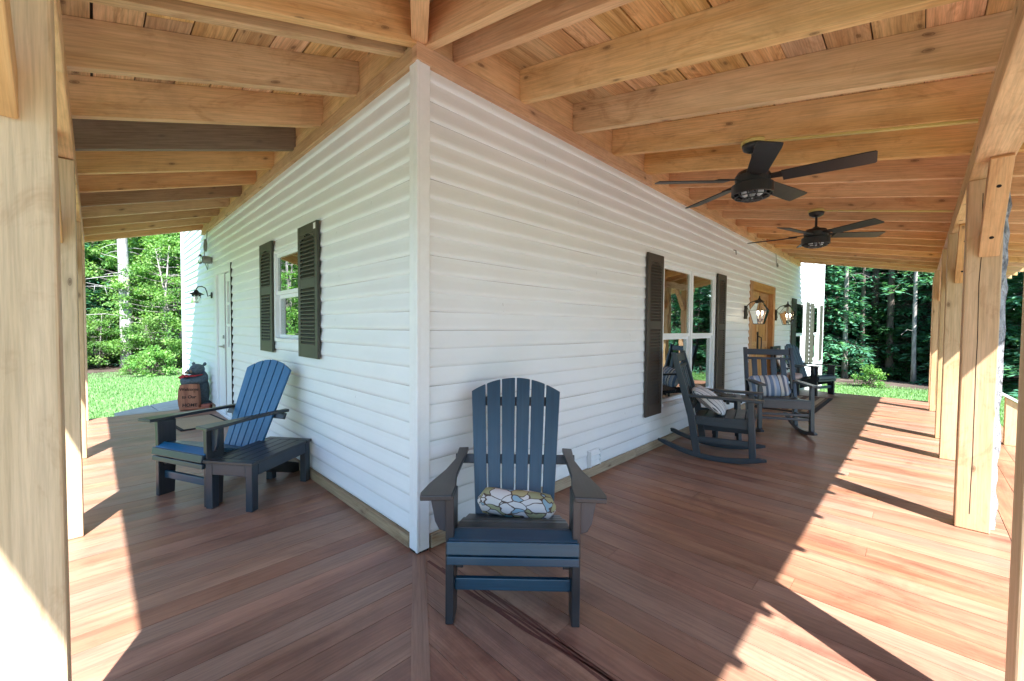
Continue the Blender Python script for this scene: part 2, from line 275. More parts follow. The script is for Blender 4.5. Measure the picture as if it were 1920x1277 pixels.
# ------------------------------------------------------------------ mesh helpers
class MB:
    def __init__(s): s.v = []; s.f = []; s.uv = []; s.r = []; s.w = []; s.m = []
    def poly(s, pts, uvs, rnd=0.5, wx=0.0, mi=0):
        b = len(s.v); s.v.extend([tuple(p) for p in pts]); s.f.append(tuple(range(b, b + len(pts))))
        s.uv.extend(uvs); s.r.append(rnd); s.w.append(wx); s.m.append(mi)
    def solid(s, pts, faces, uvf, rnd, wx=0.0, mi=0):
        b = len(s.v); s.v.extend([tuple(p) for p in pts])
        for fi, f in enumerate(faces):
            s.f.append(tuple(b + i for i in f)); s.r.append(rnd); s.w.append(wx); s.m.append(mi)
            s.uv.extend(uvf(fi, f))
    def hexa(s, P, rnd=None, wx=0.0, mi=0, grain=0):
        """8 points: bottom ring 0-3, top ring 4-7; grain 0: along edge 0-1, 1: along edge 1-2, 2: along edge 0-4"""
        rnd = random.random() if rnd is None else rnd
        P = [V(p) for p in P]
        lx = (P[1] - P[0]).length; ly = (P[3] - P[0]).length; lz = (P[4] - P[0]).length
        q = [(0, 0, 0), (lx, 0, 0), (lx, ly, 0), (0, ly, 0), (0, 0, lz), (lx, 0, lz), (lx, ly, lz), (0, ly, lz)]
        F = [(0, 3, 2, 1), (4, 5, 6, 7), (0, 1, 5, 4), (1, 2, 6, 5), (2, 3, 7, 6), (3, 0, 4, 7)]
        ax = [(0, 1), (0, 1), (0, 2), (1, 2), (0, 2), (1, 2)]
        def uvf(fi, f):
            a, b = ax[fi]
            if grain == a: u, w = a, b
            elif grain == b: u, w = b, a
            else: u, w = a, b
            o = fi * 0.37
            return [(q[i][u], q[i][w] + o) for i in f]
        s.solid(P, F, uvf, rnd, wx, mi)
    def box(s, c, size, rot=None, rnd=None, wx=0.0, mi=0):
        c = V(c); hx, hy, hz = (d / 2 for d in size)
        pts = [(-hx, -hy, -hz), (hx, -hy, -hz), (hx, hy, -hz), (-hx, hy, -hz), (-hx, -hy, hz), (hx, -hy, hz), (hx, hy, hz), (-hx, hy, hz)]
        if rot is not None: pts = [rot @ V(p) for p in pts]
        mx = max(size); gr = list(size).index(mx)
        s.hexa([c + V(p) for p in pts], rnd, wx, mi, gr)
    def bx(s, x0, x1, y0, y1, z0, z1, **k):
        s.box(((x0 + x1) / 2, (y0 + y1) / 2, (z0 + z1) / 2), (x1 - x0, y1 - y0, z1 - z0), **k)
    def beam(s, p, q, w, t, up=(0, 0, 1), **k):
        p = V(p); q = V(q); d = q - p; x = d.normalized(); y = V(up).cross(x)
        if y.length < 1e-6: y = V((0, 1, 0)).cross(x)
        y.normalize(); z = x.cross(y)
        rot = Matrix((x, y, z)).transposed()
        s.box((p + q) / 2, (d.length, w, t), rot, **k)
    def prism(s, outline, t, mat=None, grain=1, rnd=None, wx=0.0, mi=0):
        """outline in local XY, extruded -t/2..t/2 in Z, then mat (4x4)"""
        rnd = random.random() if rnd is None else rnd
        n = len(outline); mat = mat or Matrix.Identity(4)
        pts = [mat @ V((x, y, -t / 2)) for x, y in outline] + [mat @ V((x, y, t / 2)) for x, y in outline]
        F = [tuple(reversed(range(n))), tuple(range(n, 2 * n))] + [(i, (i + 1) % n, n + (i + 1) % n, n + i) for i in range(n)]
        def uvf(fi, f):
            out = []
            for i in f:
                x, y = outline[i % n]; z = -t / 2 if i < n else t / 2
                u, w = (x, y) if grain == 0 else (y, x)
                out.append((u, w + z + (0.3 if fi > 1 else 0)))
            return out
        s.solid(pts, F, uvf, rnd, wx, mi)
    def tube(s, pts, rad, n=8, mi=0, rnd=0.5, cap=True):
        pts = [V(p) for p in pts]
        rad = rad if isinstance(rad, (list, tuple)) else [rad] * len(pts)
        P = []; prev = None
        for i, p in enumerate(pts):
            d = (pts[min(i + 1, len(pts) - 1)] - pts[max(i - 1, 0)]).normalized()
            if prev is None:
                a = V((0, 0, 1)) if abs(d.z) < 0.9 else V((1, 0, 0)); x = d.cross(a).normalized()
            else:
                x = (prev - d * prev.dot(d)).normalized()
            prev = x; y = d.cross(x)
            for k in range(n):
                th = 2 * math.pi * k / n; P.append(p + (x * math.cos(th) + y * math.sin(th)) * rad[i])
        F = []
        for i in range(len(pts) - 1):
            for k in range(n):
                F.append((i * n + k, i * n + (k + 1) % n, (i + 1) * n + (k + 1) % n, (i + 1) * n + k))
        if cap: F.append(tuple(reversed(range(n)))); F.append(tuple(range((len(pts) - 1) * n, len(pts) * n)))
        s.solid(P, F, lambda fi, f: [(i // n * 0.1, i % n * 0.02) for i in f], rnd, 0, mi)
    def lathe(s, prof, c=(0, 0, 0), n=24, mi=0, rnd=0.5, rot=None):
        c = V(c); P = []
        for r, z in prof:
            for k in range(n):
                th = 2 * math.pi * k / n; p = V((r * math.cos(th), r * math.sin(th), z))
                if rot is not None: p = rot @ p
                P.append(c + p)
        F = []
        for i in range(len(prof) - 1):
            for k in range(n): F.append((i * n + k, i * n + (k + 1) % n, (i + 1) * n + (k + 1) % n, (i + 1) * n + k))
        F.append(tuple(reversed(range(n)))); F.append(tuple(range((len(prof) - 1) * n, len(prof) * n)))
        s.solid(P, F, lambda fi, f: [(i // n * 0.05, i % n * 0.03) for i in f], rnd, 0, mi)
    def sup(s, c, rx, ry, rz, e1=1.0, e2=1.0, rot=None, nu=24, nv=14, mi=0, warp=None):
        """superellipsoid blob"""
        c = V(c); P = []
        sp = lambda a, e: math.copysign(abs(a) ** e, a)
        for j in range(nv + 1):
            ph = -math.pi / 2 + math.pi * j / nv
            for i in range(nu):
                th = 2 * math.pi * i / nu
                p = V((rx * sp(math.cos(ph), e1) * sp(math.cos(th), e2), ry * sp(math.cos(ph), e1) * sp(math.sin(th), e2), rz * sp(math.sin(ph), e1)))
                if warp: p = warp(p)
                if rot is not None: p = rot @ p
                P.append(c + p)
        F = [(j * nu + i, j * nu + (i + 1) % nu, (j + 1) * nu + (i + 1) % nu, (j + 1) * nu + i) for j in range(nv) for i in range(nu)]
        s.solid(P, F, lambda fi, f: [(i % nu * 0.02, i // nu * 0.02) for i in f], 0.5, 0, mi)
    def build(s, name, mats, parent=None, bevel=0.0, smooth=False, seg=2, weld=False):
        me = bpy.data.meshes.new(name); me.from_pydata(s.v, [], s.f)
        u = me.uv_layers.new(name='UVMap'); u.data.foreach_set('uv', [c for p in s.uv for c in p])
        a = me.attributes.new('rnd', 'FLOAT', 'FACE'); a.data.foreach_set('value', s.r)
        a = me.attributes.new('wx', 'FLOAT', 'FACE'); a.data.foreach_set('value', s.w)
        mats = mats if isinstance(mats, (list, tuple)) else [mats]
        for m in mats: me.materials.append(m)
        me.polygons.foreach_set('material_index', s.m)
        if smooth: me.polygons.foreach_set('use_smooth', [True] * len(s.f))
        me.validate(clean_customdata=False); me.update()
        o = bpy.data.objects.new(name, me); COL.objects.link(o)
        if parent is not None: o.parent = parent
        if bevel:
            b = o.modifiers.new('soft_edges', 'BEVEL'); b.width = bevel; b.segments = seg; b.limit_method = 'ANGLE'; b.angle_limit = R(40)
            b.harden_normals = False
        return o

def tag(o, label=None, cat=None, group=None, kind=None):
    if label: o['label'] = label
    if cat: o['category'] = cat
    if group: o['group'] = group
    if kind: o['kind'] = kind
    return o
def thing(name, label, cat, loc=(0, 0, 0), rz=0.0, group=None):
    o = bpy.data.objects.new(name, None); COL.objects.link(o); o.location = loc; o.rotation_euler = (0, 0, rz)
    o.empty_display_size = 0.1
    return tag(o, label, cat, group)
def copy_tree(o, parent=None):
    c = o.copy(); COL.objects.link(c); c.parent = parent
    for ch in list(o.children): copy_tree(ch, c)
    return c
T = Matrix.Translation
def rot4(a, ax): return Matrix.Rotation(a, 4, ax)

# ------------------------------------------------------------------ numbers of the place (metres; house corner at 0,0; deck top z = 0)
WR = 2.13          # inner face of the right hand posts (y = -WR)
WL = 1.305         # inner face of the left hand posts (x = -WL)
SR, SL = 0.195, 0.303   # rafter slopes
ZR, ZL = 2.713, 2.704   # rafter underside at the ledger
EYR, EXL = 3.107, 1.97  # eave lines
HK = EYR / EXL          # hip direction: y = HK * x
XEND, YEND = 9.72, 6.04 # roof ends
GZ = -0.45
zr = lambda y: ZR - SR * (-y - 0.05)
zl = lambda x: ZL - SL * (-x - 0.05)
TOPR = 0.21

# ------------------------------------------------------------------ camera, sun, sky
cam = bpy.data.cameras.new('camera'); co = bpy.data.objects.new('camera', cam); COL.objects.link(co)
yaw, pit, rol = 0.778112811, -0.0316114278, 0.00802293
f_ = V((math.cos(yaw) * math.cos(pit), math.sin(yaw) * math.cos(pit), math.sin(pit)))
r_ = V((math.sin(yaw), -math.cos(yaw), 0)); u_ = r_.cross(f_)
r2 = r_ * math.cos(rol) + u_ * math.sin(rol); u2 = -r_ * math.sin(rol) + u_ * math.cos(rol)
mw = Matrix((r2, u2, -f_)).transposed().to_4x4(); mw.translation = (-1.24663502, -1.9381306, 1.24)
co.matrix_world = mw
cam.sensor_width = 36; cam.sensor_fit = 'HORIZONTAL'; cam.lens = 774.29062 * 36 / 1920; cam.clip_start = 0.02; cam.clip_end = 500
sc.camera = co

sun_to = V((-0.51, -1.0, 1.42)).normalized()
sl = bpy.data.lights.new('sun', 'SUN'); sl.energy = 5.0; sl.angle = R(0.55); sl.color = (1.0, 0.975, 0.94)
so = bpy.data.objects.new('sun', sl); COL.objects.link(so); so.rotation_euler = sun_to.to_track_quat('Z', 'Y').to_euler(); so.location = (-5, -10, 14)
w = bpy.data.worlds.new('World'); sc.world = w; w.use_nodes = True
nt = w.node_tree
for n in list(nt.nodes): nt.nodes.remove(n)
sky = nt.nodes.new('ShaderNodeTexSky'); sky.sky_type = 'NISHITA'; sky.sun_disc = False
sky.sun_elevation = math.asin(sun_to.z); sky.sun_rotation = math.atan2(sun_to.x, sun_to.y)
sky.air_density = 1.0; sky.dust_density = 0.2; sky.ozone_density = 2.2
bg = nt.nodes.new('ShaderNodeBackground'); bg.inputs[1].default_value = 0.13
wo = nt.nodes.new('ShaderNodeOutputWorld'); nt.links.new(sky.outputs[0], bg.inputs[0]); nt.links.new(bg.outputs[0], wo.inputs[0])
sc.view_settings.view_transform = 'Standard'; sc.view_settings.look = 'None'; sc.view_settings.gamma = 1.0
sc.view_settings.exposure = 2.06
sc.render.engine = 'CYCLES'
cy = sc.cycles
cy.max_bounces = 12; cy.diffuse_bounces = 7; cy.glossy_bounces = 4; cy.transmission_bounces = 6; cy.transparent_max_bounces = 16
cy.use_denoising = True; cy.use_adaptive_sampling = True; cy.adaptive_threshold = 0.01
cy.sample_clamp_indirect = 8.0
try: cy.denoiser = 'OPENIMAGEDENOISE'
except Exception: pass

# ------------------------------------------------------------------ ground
mb = MB()
n_ = 40; S = 90.0
def gh(x, y):
    d = math.hypot(max(0, abs(x - 5) - 12), max(0, abs(y - 4) - 12))
    return GZ + 0.0015 * d * d * 0.5 + 0.05 * math.sin(x * 0.4) * math.cos(y * 0.37) * min(1, d / 6)
gx = [-S + 2 * S * i / n_ for i in range(n_ + 1)]
for i in range(n_):
    for j in range(n_):
        q = [(gx[i], gx[j]), (gx[i + 1], gx[j]), (gx[i + 1], gx[j + 1]), (gx[i], gx[j + 1])]
        mb.poly([(x, y, gh(x, y)) for x, y in q], [(x, y) for x, y in q])
tag(mb.build('lawn', M['lawn'], smooth=True), kind='structure')
def patch(name, cx, cy_, rx, ry, mat, dz, seed):
    rr = random.Random(seed); m = MB(); n = 40; K = 6
    ring = [1 + 0.12 * math.sin(3 * t + seed) + 0.08 * math.sin(7 * t + 2 * seed) + rr.uniform(-.03, .03) for t in [2 * math.pi * k / n for k in range(n)]]
    def P(k, j):
        t = 2 * math.pi * k / n; f = j / K * ring[k % n]; x = cx + rx * f * math.cos(t); y = cy_ + ry * f * math.sin(t)
        return (x, y, gh(x, y) + dz)
    for k in range(n):
        for j in range(K):
            pts = [P(k, j), P(k, j + 1), P(k + 1, j + 1), P(k + 1, j)]
            if j == 0: pts = pts[1:] if False else [P(k, 0), P(k, 1), P(k + 1, 1)]
            m.poly(pts, [(p[0], p[1]) for p in pts])
    return tag(m.build(name, mat, smooth=True), kind='structure')
# ------------------------------------------------------------------ deck
dk = MB(); BW = 0.128; GAP = 0.0026
def drnd(): return random.random()
def wxr(): return 0.8 * random.random() ** 3
MK = 1.58   # mitre direction y = MK x
x = -1.62
while x < 9.04:
    a, b = x, min(x + BW - GAP, 9.05)
    def ys(xx): return -0.0 if xx >= 0 else MK * xx
    y0a, y0b = ys(a), ys(b)
    ye = -2.36
    # random butt joints along the board
    cuts = [0.0, 1.0] if random.random() < 0.6 else [0.0, random.uniform(0.25, 0.75), 1.0]
    for c0, c1 in zip(cuts, cuts[1:]):
        pa0 = y0a + (ye - y0a) * c0; pa1 = y0a + (ye - y0a) * c1 + (0.0015 if c1 < 1 else 0)
        pb0 = y0b + (ye - y0b) * c0; pb1 = y0b + (ye - y0b) * c1 + (0.0015 if c1 < 1 else 0)
        if pa0 - pa1 < 0.02: continue
        dz = random.uniform(-0.0006, 0.0006)
        dk.hexa([(a, pa0, -.03), (a, pa1, -.03), (b, pb1, -.03), (b, pb0, -.03), (a, pa0, dz), (a, pa1, dz), (b, pb1, dz), (b, pb0, dz)], drnd(), wxr())
    x += BW
y = -2.4
while y < 5.72:
    a, b = y, min(y + BW - GAP, 5.76)
    def xs_(yy): return 0.0 if yy >= 0 else yy / MK
    x0a, x0b = xs_(a), xs_(b); xe = -1.47
    if x0a - xe > 0.02:
        dz = random.uniform(-0.0006, 0.0006)
        dk.hexa([(x0a, a, -.03), (xe, a, -.03), (xe, b, -.03), (x0b, b, -.03), (x0a, a, dz), (xe, a, dz), (xe, b, dz), (x0b, b, dz)], drnd(), wxr() * 0.7 + 0.12)
    y += BW
# mitre board at the corner, slightly proud
dk.beam((-0.012, -0.018, -.013), (-1.55, -1.55 * MK, -.013), 0.068, 0.032, rnd=0.35, wx=0.45)
# border boards along the outer edges
for k in range(3):
    yy = -2.363 - k * 0.128
    xx = -1.9
    while xx < 9.05:
        e = min(9.05, xx + random.uniform(2.2, 3.6)); dk.bx(xx, e - 0.003, yy - 0.125, yy, -.03, 0.001, rnd=drnd(), wx=0.0); xx = e
for k in range(2):
    xx = -1.473 - k * 0.128; yy = -2.36
    while yy < 5.76:
        e = min(5.76, yy + random.uniform(2.2, 3.6)); dk.bx(xx - 0.125, xx, yy, e - 0.003, -.03, 0.001, rnd=drnd(), wx=0.3); yy = e
# one board near the corner carries dark red heart grain
SEAM = [(.045, .010), (.064, .005), (.080, .0035), (.093, .005), (.106, .003), (.117, .0025)]
for k, (o, w0) in enumerate(SEAM):
    y = -.12 - .10 * k; n = 60; ps = []
    while y > -1.55:
        t = (-y - .1) / 1.45
        ps.append((-.068 + o * 1.05 + .010 * math.sin(y * 5 + 1) * (1 - .3 * k) + .004 * math.sin(y * 17 + k * 2) - .012 * (k - 1) * t * t, y, w0 * (.55 + .6 * abs(math.sin(y * 3 + k))))); y -= .025
    for (xa, ya, wa), (xb, yb, wb) in zip(ps, ps[1:]):
        dk.poly([(xa - wa, ya, .0011), (xb - wb, yb, .0011), (xb + wb, yb, .0011), (xa + wa, ya, .0011)], [(ya, 0), (yb, 0), (yb, .01), (ya, .01)], .5, 0, 1)
deck = tag(dk.build('deck', [M['deck'], M['heart']]), 'reddish brown board deck wrapping round the house corner', 'deck', kind='structure')
sk = MB()
sk.bx(-1.70, 9.03, -2.72, 0.1, -.44, -.032, rnd=.4); sk.bx(-1.70, 0.1, 0.101, 5.74, -.44, -.0325, rnd=.6)
sk.build('deck_base', M['deck'], deck)

# end panels of grey boards beside the lawn
rp = MB()
def slab(P, z0, z1, **k): rp.hexa([(x, y, z0) for x, y in P] + [(x, y, z1) for x, y in P], **k)
slab([(-1.02, 5.77), (-.60, 5.77), (-.66, 6.52), (-1.06, 6.06)], -.2, -.004, rnd=.3)
slab([(-.59, 5.775), (-.06, 5.775), (-.08, 7.0), (-.33, 6.86), (-.64, 6.53)], -.2, -.006, rnd=.7) if False else slab([(-.59, 5.775), (-.06, 5.775), (-.10, 7.0), (-.645, 6.53)], -.2, -.006, rnd=.7)
tag(rp.build('side_step', M['greywood'], bevel=.006), 'grey board landing at the far end of the left deck beside the lawn', 'step', kind='structure')

# ------------------------------------------------------------------ house
house = thing('house', 'white clapboard house with a sharp corner, shuttered windows and a wraparound porch', 'house')
CH = 0.104
def siding(mbx, wall, s0, s1, z0, z1, holes):
    """lapped vinyl courses on one wall; holes = (a,b,za,zb)"""
    pt = (lambda s, o, z: (s, -o, z)) if wall == 'R' else (lambda s, o, z: (-o, s, z)) if wall == 'L' else (lambda s, o, z: (13.0 + o, s, z)) if wall == 'E' else (lambda s, o, z: (s, 8.25 + o, z))
    flip = wall in ('L', 'B')
    cuts = sorted({s0, s1, *[h[0] for h in holes], *[h[1] for h in holes]})
    # extra panel lap joints
    prof = [(0.0, 0.004), (0.004, 0.0105), (0.011, 0.0155), (0.019, 0.0172), (0.030, 0.0168), (0.050, 0.013), (0.075, 0.008), (CH, 0.004)]
    for a, b in zip(cuts, cuts[1:]):
        mid = (a + b) / 2
        bl = [(h[2], h[3]) for h in holes if h[0] <= mid <= h[1]]
        n = int((z1 - z0) / CH) + 1
        for i in range(n):
            zb = z0 + i * CH
            seg = b - a; pieces = [(a, b)]
            for k in range(len(prof) - 1):
                (dz0, o0), (dz1, o1) = prof[k], prof[k + 1]
                za, zc = zb + dz0, zb + dz1
                rng = [(za, zc)]
                if za > z1 - 1e-6: continue
                for h0, h1 in bl:
                    nr = []
                    for q0, q1 in rng:
                        if q1 <= h0 + 1e-6 or q0 >= h1 - 1e-6: nr.append((q0, q1)); continue
                        if q0 < h0: nr.append((q0, h0))
                        if q1 > h1: nr.append((h1, q1))
                    rng = nr
                for q0, q1 in rng:
                    t0 = 0 if zc == za else (q0 - za) / (zc - za); t1 = 1 if zc == za else (q1 - za) / (zc - za)
                    oa, ob = o0 + (o1 - o0) * t0, o0 + (o1 - o0) * t1
                    # sag/wobble of the vinyl: subdivide along the run
                    m = max(1, int(seg / 0.6))
                    for j in range(m):
                        p, q = a + seg * j / m, a + seg * (j + 1) / m
                        wob = lambda s: 0.0012 * math.sin(s * 2.3 + i * 1.7) + 0.0008 * math.sin(s * 5.1 + i * 0.6)
                        pts = [pt(p, oa, q0 + wob(p)), pt(q, oa, q0 + wob(q)), pt(q, ob, q1 + wob(q)), pt(p, ob, q1 + wob(p))]
                        uvs = [(p + i * 3.1, q0), (q + i * 3.1, q0), (q + i * 3.1, q1), (p + i * 3.1, q1)]
                        if flip: pts.reverse(); uvs.reverse()
                        mbx.poly(pts, uvs, 0.5)
sm = MB()
RH = [(2.93, 4.49, .41, 1.945), (6.06, 7.61, -1, 2.015), (9.45, 10.55, .45, 1.88), (11.55, 12.45, .45, 1.88)]
LH = [(1.76, 2.465, 1.09, 1.945), (4.24, 5.27, -1, 2.015)]
siding(sm, 'R', 0.03, 12.96, 0.075, 5.2, RH)
siding(sm, 'L', 0.03, 8.21, 0.075, 5.2, LH)
def joints(mbx, wall, s1, holes, seed):
    rr = random.Random(seed)
    for i in range(48):
        for s in [rr.uniform(.5, 3.4) + 3.4 * k for k in range(int(s1 / 3.4) + 1)]:
            if s > s1 - .3 or rr.random() < .35: continue
            z = .075 + i * CH
            if any(h[0] - .1 < s < h[1] + .1 and h[2] - .12 < z < h[3] + .02 for h in holes): continue
            q = [(s - .001, .0178, z + .018), (s + .001, .0178, z + .018), (s + .001, .0088, z + .075), (s - .001, .0088, z + .075)]
            pts = [(a, -o, zz) if wall == 'R' else (-o, a, zz) for a, o, zz in q]
            if wall == 'L': pts.reverse()
            mbx.poly(pts, [(0, 0)] * 4, .5, 0, 1)
joints(sm, 'R', 12.9, RH, 3); joints(sm, 'L', 8.2, LH, 4)
sm.build('siding', [M['siding'], M['cable']], house)
s2 = MB(); siding(s2, 'E', 0.0, 8.25, -.4, 5.2, []); siding(s2, 'B', 0.0, 13.0, -.4, 5.2, []); s2.build('siding', M['siding'], house)
def pieces(name, mat, parent, boxes, **k):
    for b in boxes:
        m = MB(); m.bx(*b[:6], **(b[6] if len(b) > 6 else {})); m.build(name, mat, parent, **k)
cb = MB()
cb.bx(-.034, .046, -.034, -.0, 0.012, 5.2); cb.bx(-.034, -.0, -.001, .046, 0.0125, 5.1995); cb.bx(-.038, -.02, -.038, -.02, .0121, 5.1992); cb.build('corner_board', M['white'], house, bevel=.004)
pieces('corner_board', M['white'], house, [(12.93, 13.02, -.034, .0, -.4, 5.2), (-.034, 0, 8.18, 8.27, -.4, 5.2)], bevel=.004)
pass
bb = MB()
for a, b in ((.062, 2.4), (2.403, 4.9), (4.903, 6.05), (7.62, 9.05)): bb.bx(a, b, -.030, 0, .002, .078, rnd=random.random(), wx=.2 * random.random()); bb.build('baseboard', M['base'], house, bevel=.003); bb = MB()
for a, b in ((.062, 1.6), (1.603, 4.23), (5.28, 5.75)): bb.bx(-.030, 0, a, b, .002, .072, rnd=random.random(), wx=.35); bb.build('baseboard', M['base'], house, bevel=.003); bb = MB()
cf = MB(); cf.bx(-.03, .04, -.03, .04, 0.001, .0118); cf.build('corner_flashing', M['gap'], house)
pieces('foundation', M['concrete'], house, [(9.06, 12.98, -.01, .05, -.5, .074), (-.01, .05, 5.76, 8.2, -.5, .074)])
# dark rooms behind the glass
rm = MB()
def inner(x0, x1, y0, y1, z0, z1):
    rm = MB()
    rm.poly([(x0, y0, z0), (x1, y0, z0), (x1, y1, z0), (x0, y1, z0)], [(0, 0)] * 4, mi=1)
    rm.poly([(x0, y0, z1), (x0, y1, z1), (x1, y1, z1), (x1, y0, z1)], [(0, 0)] * 4)
    rm.poly([(x0, y1, z0), (x1, y1, z0), (x1, y1, z1), (x0, y1, z1)], [(0, 0)] * 4)
    rm.poly([(x1, y0, z0), (x1, y0, z1), (x1, y1, z1), (x1, y1, z0)], [(0, 0)] * 4)
    rm.poly([(x0, y0, z0), (x0, y1, z0), (x0, y1, z1), (x0, y0, z1)], [(0, 0)] * 4)
    rm.build('interior', [M['room'], M['roomfloor']], house)
inner(2.2, 5.2, .13, 4.2, .02, 2.5); inner(9.2, 12.8, .13, 4.2, .02, 2.5); inner(.13, 2.1, .6, 3.4, .02, 2.5)
# inside faces of the outer walls round the openings
for a, b, c, d in ((2.2, 2.93, .02, 2.5), (4.49, 5.2, .02, 2.5), (2.93, 4.49, .02, .41), (2.93, 4.49, 1.945, 2.5)): rm.poly([(a, .13, c), (a, .13, d), (b, .13, d), (b, .13, c)], [(0, 0)] * 4)
rm.build('wall_lining', [M['room'], M['roomfloor']], house); rm = MB()
for a, b, c, d in ((.6, 1.76, .02, 2.5), (2.465, 3.4, .02, 2.5), (1.76, 2.465, .02, 1.09), (1.76, 2.465, 1.945, 2.5)): rm.poly([(.13, a, c), (.13, b, c), (.13, b, d), (.13, a, d)], [(0, 0)] * 4)
rm.build('wall_lining', [M['room'], M['roomfloor']], house); rm = MB()
for a, b, c, d in ((9.2, 9.45, .02, 2.5), (10.55, 11.55, .02, 2.5), (12.45, 12.8, .02, 2.5), (9.45, 10.55, .02, .45), (9.45, 10.55, 1.88, 2.5), (11.55, 12.45, .02, .45), (11.55, 12.45, 1.88, 2.5)): rm.poly([(a, .13, c), (a, .13, d), (b, .13, d), (b, .13, c)], [(0, 0)] * 4)
rm.build('wall_lining', [M['room'], M['roomfloor']], house)
# upper storey roof
rf = MB()
for sgn in (0, 1):
    ya, yb = (-.4, 4.12) if sgn == 0 else (8.65, 4.12)
    za, zb = 5.0, 7.6
    P = [(-.4, ya, za), (13.4, ya, za), (13.4, yb, zb), (-.4, yb, zb)]
    rf.hexa(P + [(x, y, z + .12) for x, y, z in P], .5)
rf.poly([(0, 0, 5.18), (0, 8.25, 5.18), (0, 4.12, 7.45)], [(0, 0), (1, 0), (0, 1)]); rf.poly([(13, 0, 5.18), (13, 4.12, 7.45), (13, 8.25, 5.18)], [(0, 0), (1, 0), (0, 1)])
rf.build('roof', M['roofing'], house)

# windows: local frame s (along wall), o (out from wall), z
def wbox(mbx, wall, s0, s1, o0, o1, z0, z1, **k):
    if wall == 'R': mbx.bx(s0, s1, -o1, -o0, z0, z1, **k)
    else: mbx.bx(-o1, -o0, s0, s1, z0, z1, **k)
def window(wall, s0, s1, z0, z1, rail, mulls=(), mat='white', lbl=None):
    F = MB(); t = .032
    wbox(F, wall, s0, s0 + t, -.10, .026, z0, z1); wbox(F, wall, s1 - t, s1, -.10, .026, z0, z1)
    wbox(F, wall, s0 + t, s1 - t, -.10, .0258, z1 - t, z1); wbox(F, wall, s0 + t, s1 - t, -.10, .034, z0, z0 + t)
    for mu in mulls: wbox(F, wall, mu - .024, mu + .024, -.10, .0255, z0 + t, z1 - t)
    fr = F.build('window', M[mat], house, bevel=.003)
    if lbl: fr['label'] = lbl
    edges = [s0 + t] + [e for mu in mulls for e in (mu - .024, mu + .024)] + [s1 - t]
    for a, b in zip(edges[::2], edges[1::2]):
        U = MB(); zt = z1 - t
        for (q0, q1, off) in ((rail, zt, .010), (z0 + t, rail, -.012)):
            w_ = .022
            wbox(U, wall, a, a + w_, off - .03, off, q0, q1); wbox(U, wall, b - w_, b, off - .03, off, q0, q1)
            wbox(U, wall, a + w_, b - w_, off - .03, off - .0005, q1 - .034, q1); wbox(U, wall, a + w_, b - w_, off - .03, off - .0005, q0, q0 + .034)
        U.build('sash', M[mat], fr, bevel=.002)
        for (q0, q1, off) in ((rail, zt, .002), (z0 + t, rail, -.020)):
            G = MB(); wbox(G, wall, a + .024, b - .024, off - .006, off, q0 + .03, q1 - .03); G.build('pane', M['glass'], fr)
    return fr
window('R', 2.93, 4.49, .41, 1.945, 1.155, (3.72,), lbl='large double window with four panes in white frames')
window('L', 1.76, 2.465, 1.09, 1.945, 1.53, lbl='small sash window of two panes beside the blue tinted chair')
window('R', 9.45, 10.55, .45, 1.88, 1.13, lbl='sunlit sash window beyond the end of the porch roof')
window('R', 11.55, 12.45, .45, 1.88, 1.13, lbl='sunlit sash window by the far end of the wall')
def shutter(wall, s0, s1, z0, z1, mat, arch=True):
    st = .055; d0, d1 = .0235, .044
    Fm = MB(); wbox(Fm, wall, s0, s0 + st, d0, d1, z0, z1); wbox(Fm, wall, s1 - st, s1, d0, d1, z0, z1)
    zm = z0 + (z1 - z0) * .56; bh = .10
    wbox(Fm, wall, s0 + st, s1 - st, d0, d1 - .0006, z0, z0 + bh); wbox(Fm, wall, s0 + st, s1 - st, d0, d1 - .0006, z1 - .075, z1)
    wbox(Fm, wall, s0 + st, s1 - st, d0, d1 - .0006, zm - .038, zm + .038)
    if arch:
        # arched lower edge of the top rail
        n = 10; a, b = s0 + st, s1 - st
        for k in range(n):
            u0, u1 = k / n, (k + 1) / n
            h = .05 * (abs((u0 + u1) / 2 - .5) * 2) ** 1.6
            if h > .004: wbox(Fm, wall, a + (b - a) * u0, a + (b - a) * u1, d0, d1 - .0012, z1 - .075 - h, z1 - .0752)
    o = Fm.build('shutter', M[mat], house, bevel=.003)
    S_ = MB()
    for q0, q1 in ((z0 + bh, zm - .038), (zm + .038, z1 - .075)):
        n = max(3, int((q1 - q0) / .030))
        for i in range(n):
            zc = q0 + (i + .5) * (q1 - q0) / n
            a, b = s0 + st, s1 - st; e = .0125
            if wall == 'R': P = [(a, -.026, zc + e - .004), (b, -.026, zc + e - .004), (b, -.0425, zc - e - .004), (a, -.0425, zc - e - .004)]
            else: P = [(-.026, b, zc + e - .004), (-.026, a, zc + e - .004), (-.046, a, zc - e - .004), (-.046, b, zc - e - .004)]
            S_.hexa(P + [(x, y, z + .008) for x, y, z in P], .5)
    wbox(S_, wall, s0 + st - .002, s1 - st + .002, d0 - .001, d0 + .002, z0 + .02, z1 - .02)
    S_.build('louvre', M[mat], o)
    return o
shutter('R', 2.56, 2.905, .36, 1.985, 'shutterb'); shutter('R', 4.525, 4.86, .36, 1.97, 'shutterb')
shutter('L', 1.335, 1.755, .985, 2.045, 'shutter'); shutter('L', 2.475, 2.88, .985, 2.05, 'shutter')
for a, b in ((9.03, 9.42), (10.58, 10.93), (11.15, 11.52), (12.48, 12.84)): shutter('R', a, b, .42, 1.90, 'shutter', False)
tg = MB(); tg.bx(-.0465, -.0441, 1.36, 1.40, 1.985, 2.03); tg.build('paper_tag', M['white'], house)

